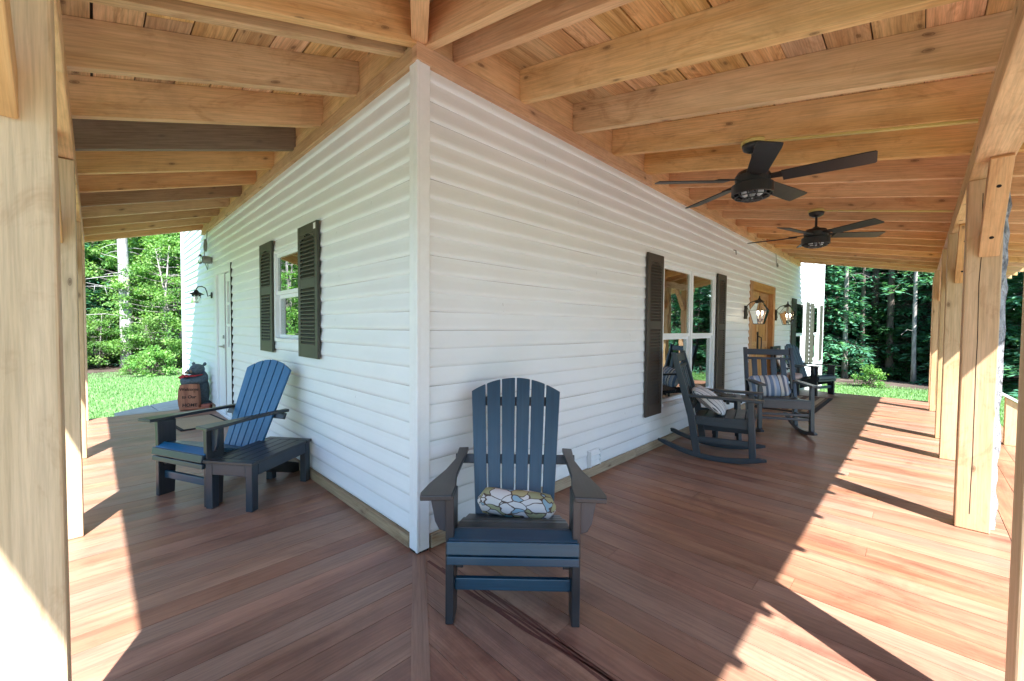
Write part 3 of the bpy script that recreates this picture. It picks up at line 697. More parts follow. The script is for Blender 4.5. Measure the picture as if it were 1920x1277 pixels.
# left white door, set back, three panes
dl = MB()
wbox(dl, 'L', 4.24, 4.32, -.12, .022, .0, 2.015); wbox(dl, 'L', 5.13, 5.27, -.12, .022, .0, 2.015); wbox(dl, 'L', 4.32, 5.13, -.12, .0215, 1.94, 2.015)
wbox(dl, 'L', 4.32, 5.13, -.12, .0205, .0, .03)
drl = dl.build('door_frame', M['white'], house, bevel=.004); drl['label'] = 'white door casing with a lamp beside it'
da = MB()
y0, y1 = 4.335, 4.715
gl0, gl1 = 4.43, 4.63
wbox(da, 'L', y0, gl0, -.055, -.012, .035, 1.93); wbox(da, 'L', gl1, y1, -.055, -.012, .035, 1.93)
zs = [.95, 1.24, 1.53, 1.82]
wbox(da, 'L', gl0, gl1, -.055, -.0125, .035, zs[0]); wbox(da, 'L', gl0, gl1, -.055, -.0125, zs[3], 1.93)
for z in zs[1:3]: wbox(da, 'L', gl0, gl1, -.055, -.0125, z - .02, z + .02)
dleaf = da.build('door', M['white'], house, bevel=.003)
gp = MB(); wbox(gp, 'L', 4.716, 4.765, -.10, -.020, .03, 1.94); gp.build('door_gap', M['gap'], house)
gp = MB(); wbox(gp, 'L', 4.232, 4.2395, .002, .026, .08, 2.03); gp.build('casing_gap', M['gap'], house)
gp = MB(); wbox(gp, 'L', 4.766, 5.129, -.08, -.006, .031, 1.939); gp.build('side_panel', M['white'], house, bevel=.004)
for a, b in zip(zs, zs[1:]):
    G = MB(); wbox(G, 'L', gl0, gl1, -.038, -.032, a + (.02 if a != zs[0] else 0), b - (.02 if b != zs[3] else 0)); G.build('pane', M['glass'], dleaf)
hd = MB(); hd.lathe([(.026, 0), (.026, .012), (.012, .014), (.010, .045)], (.004, 4.80, .95), 14, rot=Matrix.Rotation(R(-90), 3, 'Y')); hd.beam((-.035, 4.80, .95), (-.035, 4.90, .95), .016, .014)
hd.build('handle', M['steel'], dleaf, smooth=False)
hd = MB(); hd.lathe([(.024, 0), (.024, .014), (.012, .016)], (.004, 4.80, 1.08), 14, rot=Matrix.Rotation(R(-90), 3, 'Y')); hd.build('deadbolt', M['steel'], dleaf)
# dark room behind the door glass
# right hand wooden double door
dr = MB()
wbox(dr, 'R', 6.06, 6.19, -.14, .03, .0, 2.015, rnd=.3); wbox(dr, 'R', 7.48, 7.61, -.14, .03, .0, 2.015, rnd=.7); wbox(dr, 'R', 6.19, 7.48, -.14, .0295, 1.885, 2.015, rnd=.5)
wbox(dr, 'R', 6.19, 7.48, -.14, .02, 0, .03, rnd=.2)
drr = dr.build('door_frame', M['door'], house, bevel=.004); drr['label'] = 'honey coloured wooden door casing between two lanterns'
for a, b, rn in ((6.195, 6.83, .85), (6.845, 7.475, .2)):
    D = MB(); st = .11
    wbox(D, 'R', a, a + st, -.10, -.05, .035, 1.88, rnd=rn); wbox(D, 'R', b - st, b, -.10, -.05, .035, 1.88, rnd=rn * .9)
    for z0_, z1_ in ((.035, .22), (.92, 1.03), (1.77, 1.88)): wbox(D, 'R', a + st, b - st, -.10, -.0505, z0_, z1_, rnd=rn * .8)
    wbox(D, 'R', a + st, b - st, -.09, -.062, .22, 1.77, rnd=rn)
    lf = D.build('door', M['door'], house, bevel=.004)
    if a < 6.5:
        H = MB(); H.bx(6.765, 6.80, .03, .05, .84, 1.20); H.tube([(6.783, .03, .88), (6.783, -.015, .90), (6.783, -.02, 1.0), (6.783, -.015, 1.10), (6.783, .03, 1.12)], .010, 8)
        H.lathe([(.028, 0), (.028, .02)], (6.783, .05, 1.17), 12, rot=Matrix.Rotation(R(90), 3, 'X')); H.build('handle', M['black'], lf)
gp = MB(); wbox(gp, 'R', 6.8305, 6.8445, -.13, -.07, .035, 1.88); gp.build('door_gap', M['gap'], house)
# louvred vent low on the right wall
vt = MB(); wbox(vt, 'R', 1.60, 1.76, .012, .03, .085, .225)
for i in range(3):
    zc = .115 + i * .04; P = [(1.615, -.03, zc + .018), (1.745, -.03, zc + .018), (1.745, -.052, zc - .012), (1.615, -.052, zc - .012)]
    vt.hexa(P + [(x, y, z + .005) for x, y, z in P], .5)
for xx in (1.605, 1.748): vt.bx(xx, xx + .008, -.05, -.03, .09, .22)
vt.build('vent', M['white'], house, bevel=.002)

# ------------------------------------------------------------------ porch roof
pr = thing('porch_roof', 'porch roof of exposed pine rafters, plank ceiling and outer beams round the house corner', 'porch roof')
lg = MB()
lg.bx(-.03, 9.70, -.03, -.0005, 2.722, 2.93, rnd=.62, wx=.05); lg.build('ledger', M['pine'], pr, bevel=.003); lg = MB(); lg.bx(-.0305, -.001, 0.0, 6.02, 2.722, 2.93, rnd=.4, wx=.05)
lg.build('ledger', M['pine'], pr, bevel=.003)
fz = MB()
for a, b in ((-.046, 2.6), (2.602, 5.8), (5.802, 9.70)): fz.bx(a, b, -.046, -.0, 2.632, 2.7215, rnd=random.random(), wx=.05); fz.build('frieze_board', M['pine'], pr, bevel=.003); fz = MB()
for a, b in ((0.0, 1.9), (1.902, 6.02)): fz.bx(-.046, 0, a, b, 2.632, 2.7215, rnd=random.random(), wx=.25); fz.build('frieze_board', M['pine'], pr, bevel=.003); fz = MB()
RW = .050
raf = []
def rafter_R(x, y0, y1, wx):
    m = MB(); a, b = x - RW / 2, x + RW / 2
    P = [(a, y0, zr(y0)), (a, y1, zr(y1)), (b, y1, zr(y1)), (b, y0, zr(y0))]
    m.hexa(P + [(p[0], p[1], p[2] + TOPR) for p in P], None, wx, grain=0)
    o = m.build('rafter', M['pine'], pr, bevel=.003); return o
def rafter_L(y, x0, x1, wx):
    m = MB(); a, b = y - RW / 2, y + RW / 2
    P = [(x0, b, zl(x0)), (x1, b, zl(x1)), (x1, a, zl(x1)), (x0, a, zl(x0))]
    m.hexa(P + [(p[0], p[1], p[2] + TOPR) for p in P], None, wx, grain=0)
    return m.build('rafter', M['pine'], pr, bevel=.003)
xr = [.055, .245, .79, 1.372, 1.933, 2.51, 3.065, 3.603] + [3.603 + .5545 * k for k in range(1, 12)]
for i, x in enumerate(xr): rafter_R(x - .025, -.031, -3.025, random.choice((0, 0, .08, .15)))
for x in (-.36, -.90, -1.44): rafter_R(x, HK * x - .05, -3.02, 0)
yl = [.005, .125, .693, 1.282, 1.864, 2.457] + [2.457 + .592 * k for k in range(1, 7)]
wl = {1: .35, 4: .85, 7: .65, 3: .1, 8: .25, 9: .45}
for i, y in enumerate(yl):
    o = rafter_L(y - .025, -.031, -1.885, wl.get(i, .08))
    if i in (4, 7): o['label'] = 'grey weathered rafter'
for y in (-.55, -1.12, -1.7, -2.3): rafter_L(y, y / HK - .05, -1.885, 0)
hp = MB(); e = V((-1.92, -1.92 * HK)); hp.beam((-.02, -.03, zr(-.03) + .0 + .115), (e.x, e.y, zr(e.y) + .06 + .055), .082, .215, rnd=.55)
hp.build('hip_rafter', M['pine'], pr, bevel=.003)
# plank ceiling
cl = MB(); t_ = .02; pw = .172
def planks(side):
    k = 0
    E0 = EYR if side == 'R' else EXL
    d = .03
    while d < E0 - .02:
        d1 = min(d + pw - random.choice((.003, .006, .010)), E0)
        end = XEND if side == 'R' else YEND
        s = None; pos = None
        h0 = -(d / HK) if side == 'R' else -(d * HK); h1 = -(d1 / HK) if side == 'R' else -(d1 * HK)
        starts = (h0, h1); cur = max(starts)
        segs = []; c = cur + random.uniform(.5, 3.0)
        marks = [None]
        while c < end - .5: marks.append(c); c += random.uniform(2.2, 3.6)
        marks.append(end)
        for i in range(len(marks) - 1):
            a0 = starts[0] if marks[i] is None else marks[i]; a1 = starts[1] if marks[i] is None else marks[i]
            b = marks[i + 1] - (.003 if i < len(marks) - 2 else 0)
            if side == 'R':
                z = lambda q: zr(-q) + TOPR + .0005
                P = [(a0, -d, z(d)), (b, -d, z(d)), (b, -d1, z(d1)), (a1, -d1, z(d1))]; P = [P[3], P[2], P[1], P[0]]
            else:
                z = lambda q: zl(-q) + TOPR + .0005
                P = [(-d, a0, z(d)), (-d, b, z(d)), (-d1, b, z(d1)), (-d1, a1, z(d1))]
            cl.hexa(P + [(p[0], p[1], p[2] + t_) for p in P], random.random(), .12 * random.random(), grain=0)
        d += pw
planks('R'); planks('L')
cl.build('plank_ceiling', M['ceil'], pr)
rs = MB(); z = lambda q: zr(-q) + TOPR + t_ + .002
P = [(-EXL - .01, -EYR, z(EYR)), (XEND + .02, -EYR, z(EYR)), (XEND + .02, 0, z(0)), (0, 0, z(0))]
rs.hexa(P + [(p[0], p[1], p[2] + .03) for p in P], .5); rs.build('roofing', M['roofing'], pr); rs = MB()
z = lambda q: zl(-q) + TOPR + t_ + .002
P = [(-EXL, YEND + .02, z(EXL)), (-EXL, -EYR, z(EXL)), (0, 0, z(0)), (0, YEND + .02, z(0))]
rs.hexa(P + [(p[0], p[1], p[2] + .03) for p in P], .5)
rs.build('roofing', M['roofing'], pr)
de = MB()
zz = zr(-EYR) + TOPR
de.bx(-EXL - .01, XEND + .02, -EYR - .008, -EYR - .0005, zz + .004, zz + .055); de.build('drip_edge', M['white'], pr); de = MB(); zz = zl(-EXL) + TOPR; de.bx(-EXL - .008, -EXL - .0005, -EYR, YEND + .02, zz + .004, zz + .055)
de.build('drip_edge', M['white'], pr)
bmR = MB()
for a, b in ((-1.455, 2.2), (2.202, 5.4), (5.402, 9.45)): bmR.bx(a, b, -WR - .148, -WR, 2.168, 2.312, rnd=random.random(), wx=.05); bmR.build('beam', M['pine'], pr, bevel=.006); bmR = MB()
bmL = MB()
for a, b in ((-2.13, .35), (.352, 2.1), (2.102, 5.75)): bmL.bx(-WL - .15, -WL, a, b, 2.168 if a != .352 else 2.174, 2.32, rnd=random.random(), wx=.05); bmL.build('beam', M['pine'], pr, bevel=.006); bmL = MB()
# cover strips carrying the fan wiring along two rafters
for x in (1.908, 4.132):
    st = MB(); st.hexa([(x - .012, -1.13, zr(-1.13) - .012), (x - .012, -2.12, zr(-2.12) - .012), (x + .016, -2.12, zr(-2.12) - .012), (x + .016, -1.13, zr(-1.13) - .012),
                        (x - .012, -1.13, zr(-1.13) - .001), (x - .012, -2.12, zr(-2.12) - .001), (x + .016, -2.12, zr(-2.12) - .001), (x + .016, -1.13, zr(-1.13) - .001)], .5)
    st.build('wiring_strip', M['yellow'], pr)

# posts with their knee braces
def post(side, s, label, bark=False, jit=0.0, brace=True, g_=None):
    o = thing('porch_post', label, 'post', (s + .075, -WR - .075 + jit, 0) if side == 'R' else (-WL - .075 + jit, s + .075, 0), 0, 'square pine posts holding up the porch roof')
    m = MB(); m.bx(-.075, .075, -.075, .075, .001, 2.167, rnd=random.random())
    m.build('shaft', M['post'], o, bevel=.006)
    ck = MB()   # drying check down the face
    pz = .001; px = random.uniform(-.02, .02)
    pts = []
    zz = .1
    while zz < 2.1: pts.append((px + random.uniform(-.004, .004), zz)); zz += .18
    for (a, za), (b, zb) in zip(pts, pts[1:]):
        w0 = .0018
        if side == 'R': P = [(-.0756, a - w0, za), (-.0756, a + w0, za), (-.0756, b + w0, zb), (-.0756, b - w0, zb)]
        else: P = [(a - w0, -.0756, za), (a + w0, -.0756, za), (b + w0, -.0756, zb), (b - w0, -.0756, zb)]
        ck.poly(P, [(0, 0)] * 4)
    if side == 'R' and s in (2.57, 7.81): ck.build('drying_crack', M['gap'], o)
    if bark:
        b = MB(); n = 26
        prof = []
        for i in range(n + 1):
            z = .03 + 2.12 * i / n; prof.append((z, random.uniform(.016, .034)))
        for (z0_, o0), (z1_, o1) in zip(prof, prof[1:]):
            P = [(-.068, -.0745, z0_), (.07, -.0745, z0_), (.05, -.0745 - o0, z0_), (-.055, -.0745 - o0 * .9, z0_)]
            Q = [(-.068, -.0745, z1_), (.07, -.0745, z1_), (.05, -.0745 - o1, z1_), (-.055, -.0745 - o1 * .9, z1_)]
            b.hexa(P + Q, .5)
        b.build('bark_edge', M['postbark'], o)
    if brace:
        br = MB()
        L_ = .46
        if side == 'R': br.beam((-.05, -.02, 1.72), (-.05 - L_, -.02, 1.72 + L_), .085, .085, up=(0, 0, 1), rnd=random.random(), wx=.05)
        else: br.beam((-.02, -.05, 1.72), (-.02, -.05 - L_, 1.72 + L_), .085, .085, up=(0, 0, 1), rnd=random.random(), wx=.05)
        bo = br.build('knee_brace', M['pine'], o, bevel=.004)
        for t in (.10, .34):
            pg = MB()
            if side == 'R': c = V((-.05 - t, -.02, 1.72 + t)) + V((-.7071, 0, -.7071)) * .0426; rt = V((-1, 0, -1)).to_track_quat('Z', 'Y').to_matrix()
            else: c = V((-.02, -.05 - t, 1.72 + t)) + V((0, -.7071, -.7071)) * .0426; rt = V((0, -1, -1)).to_track_quat('Z', 'Y').to_matrix()
            pg.lathe([(.010, 0), (.010, .0015), (.004, .002)], c, 10, rot=rt)
            pg.build('peg', M['gap'], bo)
    return o
post('R', .53, 'pine post at the right edge of the view, nearest of the right hand row', brace=False, jit=-.022)
post('R', 2.57, 'pine post with grey bark on its outer edge and a long drying crack', bark=True)
post('R', 4.50, 'pine post just behind the bark edged one, with two dark knots', jit=.02)
post('R', 5.55, 'pine post third from the bark edged one, by the porch steps', jit=.03)
post('R', 7.81, 'pine post beyond the porch steps near the far deck end', jit=.05)
post('R', 8.86, 'farthest pine post at the end of the right hand deck', jit=.05)
post('L', -.50, 'large foreground pine post at the left edge of the view', jit=.003)
post('L', 1.50, 'pine post with oval knots, second in the left hand row')
post('L', 3.50, 'pine post third along the left deck, partly hidden by the second')
post('L', 5.58, 'last pine post at the lawn end of the left deck')
post('R', -1.42, 'corner pine post where the two deck edges meet', brace=False)
# newel with slanted cap by the steps, two treads
nw = thing('newel_post', 'short pine post with a slanted pale cap beside the porch steps', 'post', (5.76, -2.68, .002))
m = MB(); P = [(-.05, -.05, 0), (.05, -.05, 0), (.05, .05, 0), (-.05, .05, 0)]
m.hexa(P + [(-.05, -.05, .45), (.05, -.05, .45), (.05, .05, .52), (-.05, .05, .52)], .4, grain=2); m.build('shaft', M['post'], nw, bevel=.004)
m = MB(); P = [(-.07, -.10, .425), (.07, -.10, .425), (.07, .09, .552), (-.07, .09, .552)]; m.hexa(P + [(x, y, z + .025) for x, y, z in P], .5); m.build('cap', M['white'], nw, bevel=.003)
stp = MB()
for k in range(2): stp.bx(5.85, 7.7, -3.02 - k * .28, -2.75 - k * .28, -.17 - k * .15, -.135 - k * .15, rnd=random.random()); stp.bx(5.85, 7.7, -2.78 - k * .28, -2.755 - k * .28, -.44, -.171 - k * .15, rnd=.3)
tag(stp.build('porch_steps', M['deck'], bevel=.004), 'two reddish wooden steps down from the right hand deck', 'steps')
# ------------------------------------------------------------------ adirondack chairs (face local -Y)
def adirondack(label, loc, rz, slat='navy', frame='char', apron=None):
    o = thing('adirondack_chair', label, 'chair', loc, rz, 'adirondack chairs on the porch')
    apron = apron or slat
    # front legs
    for sgn in (-1, 1):
        m = MB(); x = sgn * .262
        m.prism([(.0, 0), (.105, 0), (.12, .30), (.12, .542), (.0, .542), (.002, .30)], .034, T((x, 0, 0)) @ rot4(R(90), 'Z') @ rot4(R(90), 'X'), grain=1)
        m.build('leg', M[frame], o, bevel=.004)
    # side rails running down to the ground behind
    for sgn in (-1, 1):
        m = MB(); x = sgn * .225
        m.prism([(.03, .225), (.03, .325), (.10, .335), (.42, .215), (.84, .045), (.84, 0), (.72, 0), (.40, .115)], .03, T((x, 0, 0)) @ rot4(R(90), 'Z') @ rot4(R(90), 'X'), grain=0)
        m.build('side_rail', M[frame], o, bevel=.004)
    # seat slats: rounded front then sloping back
    prof = [(-.014, .284, 86), (-.016, .336, 80), (.022, .366, 28), (.094, .368, -8), (.168, .350, -16), (.242, .327, -18), (.316, .302, -18), (.390, .277, -18)]
    for i, (d, z, a) in enumerate(prof):
        m = MB(); hw = .270 if i < 2 else (.266 if i == 2 else (.243 if i < 6 else .235))
        m.box((0, d, z), (2 * hw, (.034, .052, .058, .068, .068, .068, .068, .068)[i], .022), Matrix.Rotation(R(a), 3, 'X'))
        m.build('seat_slat', M[('slate' if i < 2 else 'blue' if i == 2 else 'navy') if slat == 'blue' else apron if i < 3 else frame], o, bevel=.004)  # blue chair: per-slat tints paint sky reflection, strongest on the rounded front slat
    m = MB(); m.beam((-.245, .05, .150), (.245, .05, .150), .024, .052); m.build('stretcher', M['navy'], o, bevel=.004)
    # fan back
    ang = math.atan2(.30, .74); org = V((0, .425, .215)); L0 = .80
    bt = T(org) @ rot4(R(90) - ang, 'X')      # local XY plane -> back plane (Y up the back)
    n = 6; wb, wt = .405 / n, .515 / n
    for i in range(n):
        k = i - (n - 1) / 2
        xb, xt = k * wb, k * wt; hb, ht = wb / 2 - .004, wt / 2 - .0045
        def top(xx): return L0 - .42 * abs(xx / .2575) ** 2 * .20 - .012
        out = [(xb - hb, 0), (xb + hb, 0)]
        wmid = .60
        out += [(xb + hb + (xt + ht - xb - hb) * t, top(xt + ht) * t) for t in (.5, 1.0)]
        N = 5; out += [(xt + ht - 2 * ht * j / N, top(xt + ht - 2 * ht * j / N)) for j in range(1, N)]
        out += [(xb - hb + (xt - ht - xb + hb) * t, top(xt - ht) * t) for t in (1.0, .5)]
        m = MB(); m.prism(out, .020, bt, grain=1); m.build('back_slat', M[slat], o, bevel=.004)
    for yy, hw in ((.335, .325), (.655, .20)):
        m = MB(); m.box(bt @ V((0, yy, -.022)), (2 * hw, .05, .022), (bt.to_3x3())); m.build('back_rail', M[frame], o, bevel=.003)
    # arms with brackets
    for sgn in (-1, 1):
        out = [(.245, -.045), (.372, -.055), (.378, -.02), (.365, .08), (.325, .26), (.305, .42), (.315, .62), (.262, .63), (.262, .42), (.262, .20), (.245, .06)]
        if sgn < 0: out = [(-x, y) for x, y in reversed(out)]
        m = MB(); m.prism(out, .022, T((0, 0, .5535)), grain=1); m.build('arm', M[frame], o, bevel=.004)
        m = MB(); m.prism([(.2800, .541), (.352, .541), (.345, .50), (.330, .42), (.312, .385), (.2800, .375)] if sgn > 0 else [(-x, z) for x, z in reversed([(.2800, .541), (.352, .541), (.345, .50), (.330, .42), (.312, .385), (.2800, .375)])], .026, T((0, .045, 0)) @ rot4(R(90), 'X'), grain=1)
        m.build('arm_bracket', M['slate'], o, bevel=.004)
    return o
RZ1 = R(-46.6)
adirondack('dark adirondack chair at the house corner, slats tinted navy as painted sky reflection, with a leaf print bolster on its seat', (-.047, -.770, .001), RZ1)
adirondack('adirondack chair on the left deck, back tinted bright blue as painted sky reflection, behind a small slatted bench', (-.835, 1.718, .001), R(-66.5), 'blue')
adirondack('dark adirondack chair beyond the door mat at the far end of the right deck', (8.47, -.71, .001), R(-21.7), 'slate')

# bolster cushion
b = MB(); prof = []
for i in range(13):
    t = i / 12; zz = -.195 + .39 * t; e = min(1, min(t, 1 - t) / .14); prof.append((.066 * (1 - (1 - e) ** 2.2) ** .5 if e > 0 else .012, zz))
b.lathe(prof, (0, 0, 0), 28, rot=Matrix.Rotation(R(90), 3, 'Y'))
b.v = [(x, y * (1 + .05 * math.sin(x * 23 + 1)) + .004 * math.sin(x * 41), z * (.93 if z < 0 else 1 + .04 * math.sin(x * 19))) for x, y, z in b.v]
bo = b.build('bolster_cushion', M['bolster'], None, smooth=True)
rm_ = Matrix.Rotation(RZ1, 4, 'Z'); bo.matrix_world = T((-.047, -.77, .001)) @ rm_ @ T((.012, .352, .362)) @ rot4(R(3.5), 'Y') @ rot4(R(-6), 'Z')
tag(bo, 'round leaf patterned bolster lying on the navy tinted chair at the house corner', 'cushion')

# slatted bench / foot stool
fs = thing('slatted_bench', 'low black slatted bench with tapered ends beside the blue tinted chair', 'bench', (-.385, 1.49, .001), R(36))
for sx in (-1, 1):
    for sy in (-1, 1):
        m = MB(); m.box((sx * .275, sy * .150, .155), (.055, .05, .309)); m.build('leg', M['slate'], fs, bevel=.004)
m = MB(); m.box((0, -.165, .272), (.49, .022, .078)); m.box((0, .165, .272), (.49, .022, .078)); m.box((-.29, 0, .272), (.022, .25, .077)); m.box((.29, 0, .272), (.022, .25, .077))
m.build('apron', M['slate'], fs, bevel=.004)
for k in range(5):
    m = MB(); m.box((0, -.148 + k * .074, .3215), (.50, .070, .022)); m.build('slat', M['char'], fs, bevel=.004)
for s_ in (-1, 1):
    m = MB(); m.box((s_ * .282, 0, .3215), (.06, .372, .0225)); m.build('end_board', M['char'], fs, bevel=.004)

# ------------------------------------------------------------------ rocking chairs (face local -Y)
def rocker(label, loc, rz, mat='slate', tilt=0.0):
    o = thing('rocking_chair', label, 'rocking chair', loc, rz, 'porch rocking chairs')
    X = .265
    for s_ in (-1, 1):
        x = s_ * X
        # runner: circular arc
        Rr = 1.25; c = .30; n = 14; up = []; lo = []
        for i in range(n + 1):
            d = -.085 + .93 * i / n; z = Rr - math.sqrt(Rr * Rr - (d - c) ** 2)
            lo.append((d, z)); up.append((d, z + (.045 if 0 < i < n else .02)))
        m = MB(); m.prism(lo + up[::-1], .038, T((x, 0, 0)) @ rot4(R(90), 'Z') @ rot4(R(90), 'X'), grain=0); m.build('runner', M[mat], o, bevel=.004)
        arc = lambda d: Rr - math.sqrt(Rr * Rr - (d - c) ** 2) + .043
        # front leg
        m = MB(); m.prism([(-.005, arc(0)), (.055, arc(.05)), (.075, .585), (.03, .585)], .040, T((x, 0, 0)) @ rot4(R(90), 'Z') @ rot4(R(90), 'X'), grain=1); m.build('leg', M[mat], o, bevel=.004)
        # rear post, one plank from runner to head
        m = MB(); m.prism([(.455, arc(.46)), (.52, arc(.52)), (.575, .40), (.735, 1.0), (.685, 1.005), (.512, .42)], .040, T((x, 0, 0)) @ rot4(R(90), 'Z') @ rot4(R(90), 'X'), grain=1); m.build('rear_post', M[mat], o, bevel=.004)
        m = MB(); out = [(x - .042, -.055), (x + .042, -.055), (x + .045, .30), (x + .03, .565), (x - .03, .565), (x - .04, .30)]
        m.prism(out, .022, T((0, 0, .597)), grain=1); m.build('arm', M[mat], o, bevel=.004)
        m = MB(); m.box((x - s_ * .03, .27, .365), (.024, .50, .085)); m.build('seat_rail', M[mat], o, bevel=.003)
        m = MB(); m.beam((x, .055, .20), (x, .49, .19), .022, .05); m.build('side_stretcher', M[mat], o, bevel=.003)
    m = MB(); m.box((0, .022, .375), (.49, .026, .095)); m.build('front_apron', M[mat], o, bevel=.004)
    for d, z in ((.03, .205), (.03, .255)):
        m = MB(); m.box((0, d + .01, z), (.49, .024, .028)); m.build('stretcher', M[mat], o, bevel=.004)
    for k in range(6):
        d = .045 + k * .087; m = MB(); m.box((0, d, .419 - k * .008 - .0 if k else .421), (.50, .081, .022), Matrix.Rotation(R(-5), 3, 'X')); m.build('seat_slat', M[mat], o, bevel=.004)
    # back: head rails and vertical slats lying between the posts
    def bp(z): t = (z - .40) / .60; return .545 + .165 * t
    a = math.atan2(.165, .60)
    for z, h in ((.945, .075), (.862, .028), (.462, .05)):
        m = MB(); m.box((0, bp(z), z), (.49, .026, h), Matrix.Rotation(-a, 3, 'X')); m.build('back_rail', M[mat], o, bevel=.004)
    for k in range(4):
        x = -.165 + k * .11; m = MB(); m.beam((x, bp(.475), .475), (x, bp(.853), .853), .062, .018, up=(0, 1, 0)); m.build('back_slat', M[mat], o, bevel=.004)
    return o
RK1 = ((3.17, -.86, .001), R(14)); RK2 = ((4.345, -.875, .001), R(-60.6))
rocker('slate blue rocking chair seen from the side in front of the big window', *RK1)
rocker('slate blue rocking chair facing the camera with a blue striped pillow', *RK2)

def pillow(name, label, mat, mw_, w=.40, h=.40, t=.13, group=None):
    m = MB()
    def warp(p):
        e = 1 + .10 * (abs(p.x) / (w / 2)) * (abs(p.y) / (h / 2)); return V((p.x * e, p.y * e, p.z * (1 - .35 * ((p.x / (w / 2)) ** 2 + (p.y / (h / 2)) ** 2) / 2) + .006 * math.sin(p.x * 31 + p.y * 17)))
    m.sup((0, 0, 0), w / 2, h / 2, t / 2, 1.0, .45, nu=36, nv=14, warp=warp)
    o = m.build(name, mat, None, smooth=True); o.matrix_world = mw_
    return tag(o, label, 'pillow', group)
def on(base, local): (l, rz) = base; return T(l) @ rot4(rz, 'Z') @ local
pillow('striped_pillow', 'white pillow with thin dark stripes slumped on the sideways rocking chair', M['pillA'], on(RK1, T((.0, .41, .535)) @ rot4(R(38), 'X')), .40, .36, .14, 'pillows on the porch seats')
pillow('striped_pillow', 'wide blue and white striped pillow on the rocking chair facing the camera', M['pillB'], on(RK2, T((-.06, .42, .535)) @ rot4(R(66), 'X') @ rot4(R(4), 'Z')), .44, .27, .13, 'pillows on the porch seats')

# round side table between the rockers
tb = thing('side_table', 'small round slatted side table between the two rocking chairs', 'table', (3.82, -.40, .001), R(20))
for k in range(6):
    y_ = -.185 + k * .074; hw = math.sqrt(max(.01, .235 ** 2 - y_ ** 2)); m = MB()
    y0_, y1_ = y_ - .034, y_ + .034; f = lambda yy: math.sqrt(max(.0, .235 ** 2 - yy ** 2))
    out = [(-f(y0_), y0_), (f(y0_), y0_), (f(y_), y_), (f(y1_), y1_), (-f(y1_), y1_), (-f(y_), y_)]
    m.prism(out, .022, T((0, 0, .469)), grain=0); m.build('slat', M['char'], tb, bevel=.004)
for k in range(4):
    a = R(45 + 90 * k); m = MB(); m.beam((.17 * math.cos(a), .17 * math.sin(a), 0), (.14 * math.cos(a), .14 * math.sin(a), .457), .05, .03, up=(math.cos(a), math.sin(a), 0)); m.build('leg', M['slate'], tb, bevel=.003)
m = MB(); m.box((0, 0, .43), (.30, .03, .05)); m.box((0, 0, .4301), (.03, .30, .0495)); m.build('frame', M['slate'], tb, bevel=.003)
pt = MB(); pt.lathe([(.055, 0), (.088, .006), (.094, .016), (.088, .014), (.05, .008)], (3.76, -.42, .482), 24); tag(pt.build('plate', M['black'], smooth=True), 'small black dish on the round side table', 'dish')

# armchair by the door facing the lawn
ac = thing('armchair', 'dark slatted armchair by the wooden door holding a cushion and a barred pillow', 'chair', (7.72, -.33, .001), 0)
for s_ in (-1, 1):
    x = s_ * .265
    m = MB(); m.box((x, -.02, .27), (.05, .05, .54)); m.build('leg', M['slate'], ac, bevel=.003)
    m = MB(); m.beam((x, .27, 0), (x, .30, .93), .05, .045); m.build('leg', M['slate'], ac, bevel=.003)
    m = MB(); m.box((x, .12, .551), (.075, .40, .022)); m.build('arm', M['slate'], ac, bevel=.003)
m = MB(); m.box((0, .12, .33), (.48, .33, .03)); m.box((0, -.02, .31), (.48, .03, .07)); m.build('seat', M['slate'], ac, bevel=.003)
for k in range(4):
    m = MB(); m.beam((-.15 + k * .10, .285, .36), (-.15 + k * .10, .30, .88), .06, .02, up=(0, 1, 0)); m.build('back_slat', M['slate'], ac, bevel=.003)
m = MB(); m.box((0, .295, .90), (.53, .03, .06)); m.build('back_rail', M['slate'], ac, bevel=.003)
m = MB(); m.sup((7.72, -.24, .391), .25, .20, .055, .5, .4, nu=32, nv=12); tag(m.build('seat_cushion', M['cush'], smooth=True), 'greyish pink seat cushion on the armchair by the door', 'cushion')
pillow('barred_pillow', 'white pillow with dark bars propped in the armchair by the door', M['pillC'], T((7.62, -.16, .60)) @ rot4(R(68), 'X'), .34, .34, .12, 'pillows on the porch seats')
pillow('cream_pillow', 'cream pillow standing against the back of the armchair by the door', M['cush'], T((7.74, -.085, .70)) @ rot4(R(80), 'X') @ rot4(R(8), 'Z'), .30, .36, .10, 'pillows on the porch seats')

# mats
mt = thing('door_mat', 'large tan door mat with dark bands before the wooden door', 'mat', (7.08, -.46, .002))
m = MB(); m.bx(-.98, .98, -.41, .38, 0, .010); m.build('border', M['darkmat'], mt)
m = MB(); m.bx(-.92, .92, -.35, .32, .002, .0125); m.build('field', M['brownmat'], mt)
m = MB()
for k in range(4): m.bx(-.86, .86, -.31 + k * .16, -.24 + k * .16, .004, .0145)
m.build('band', M['tan'], mt)
mt = thing('door_mat', 'tan mat with a black edge lying before the white door', 'mat', (-.335, 4.58, .002), R(6))
m = MB(); m.bx(-.26, .26, -.42, .40, 0, .010); m.build('border', M['darkmat'], mt)
m = MB(); m.bx(-.225, .225, -.385, .365, .002, .0125); m.build('field', M['tan'], mt)

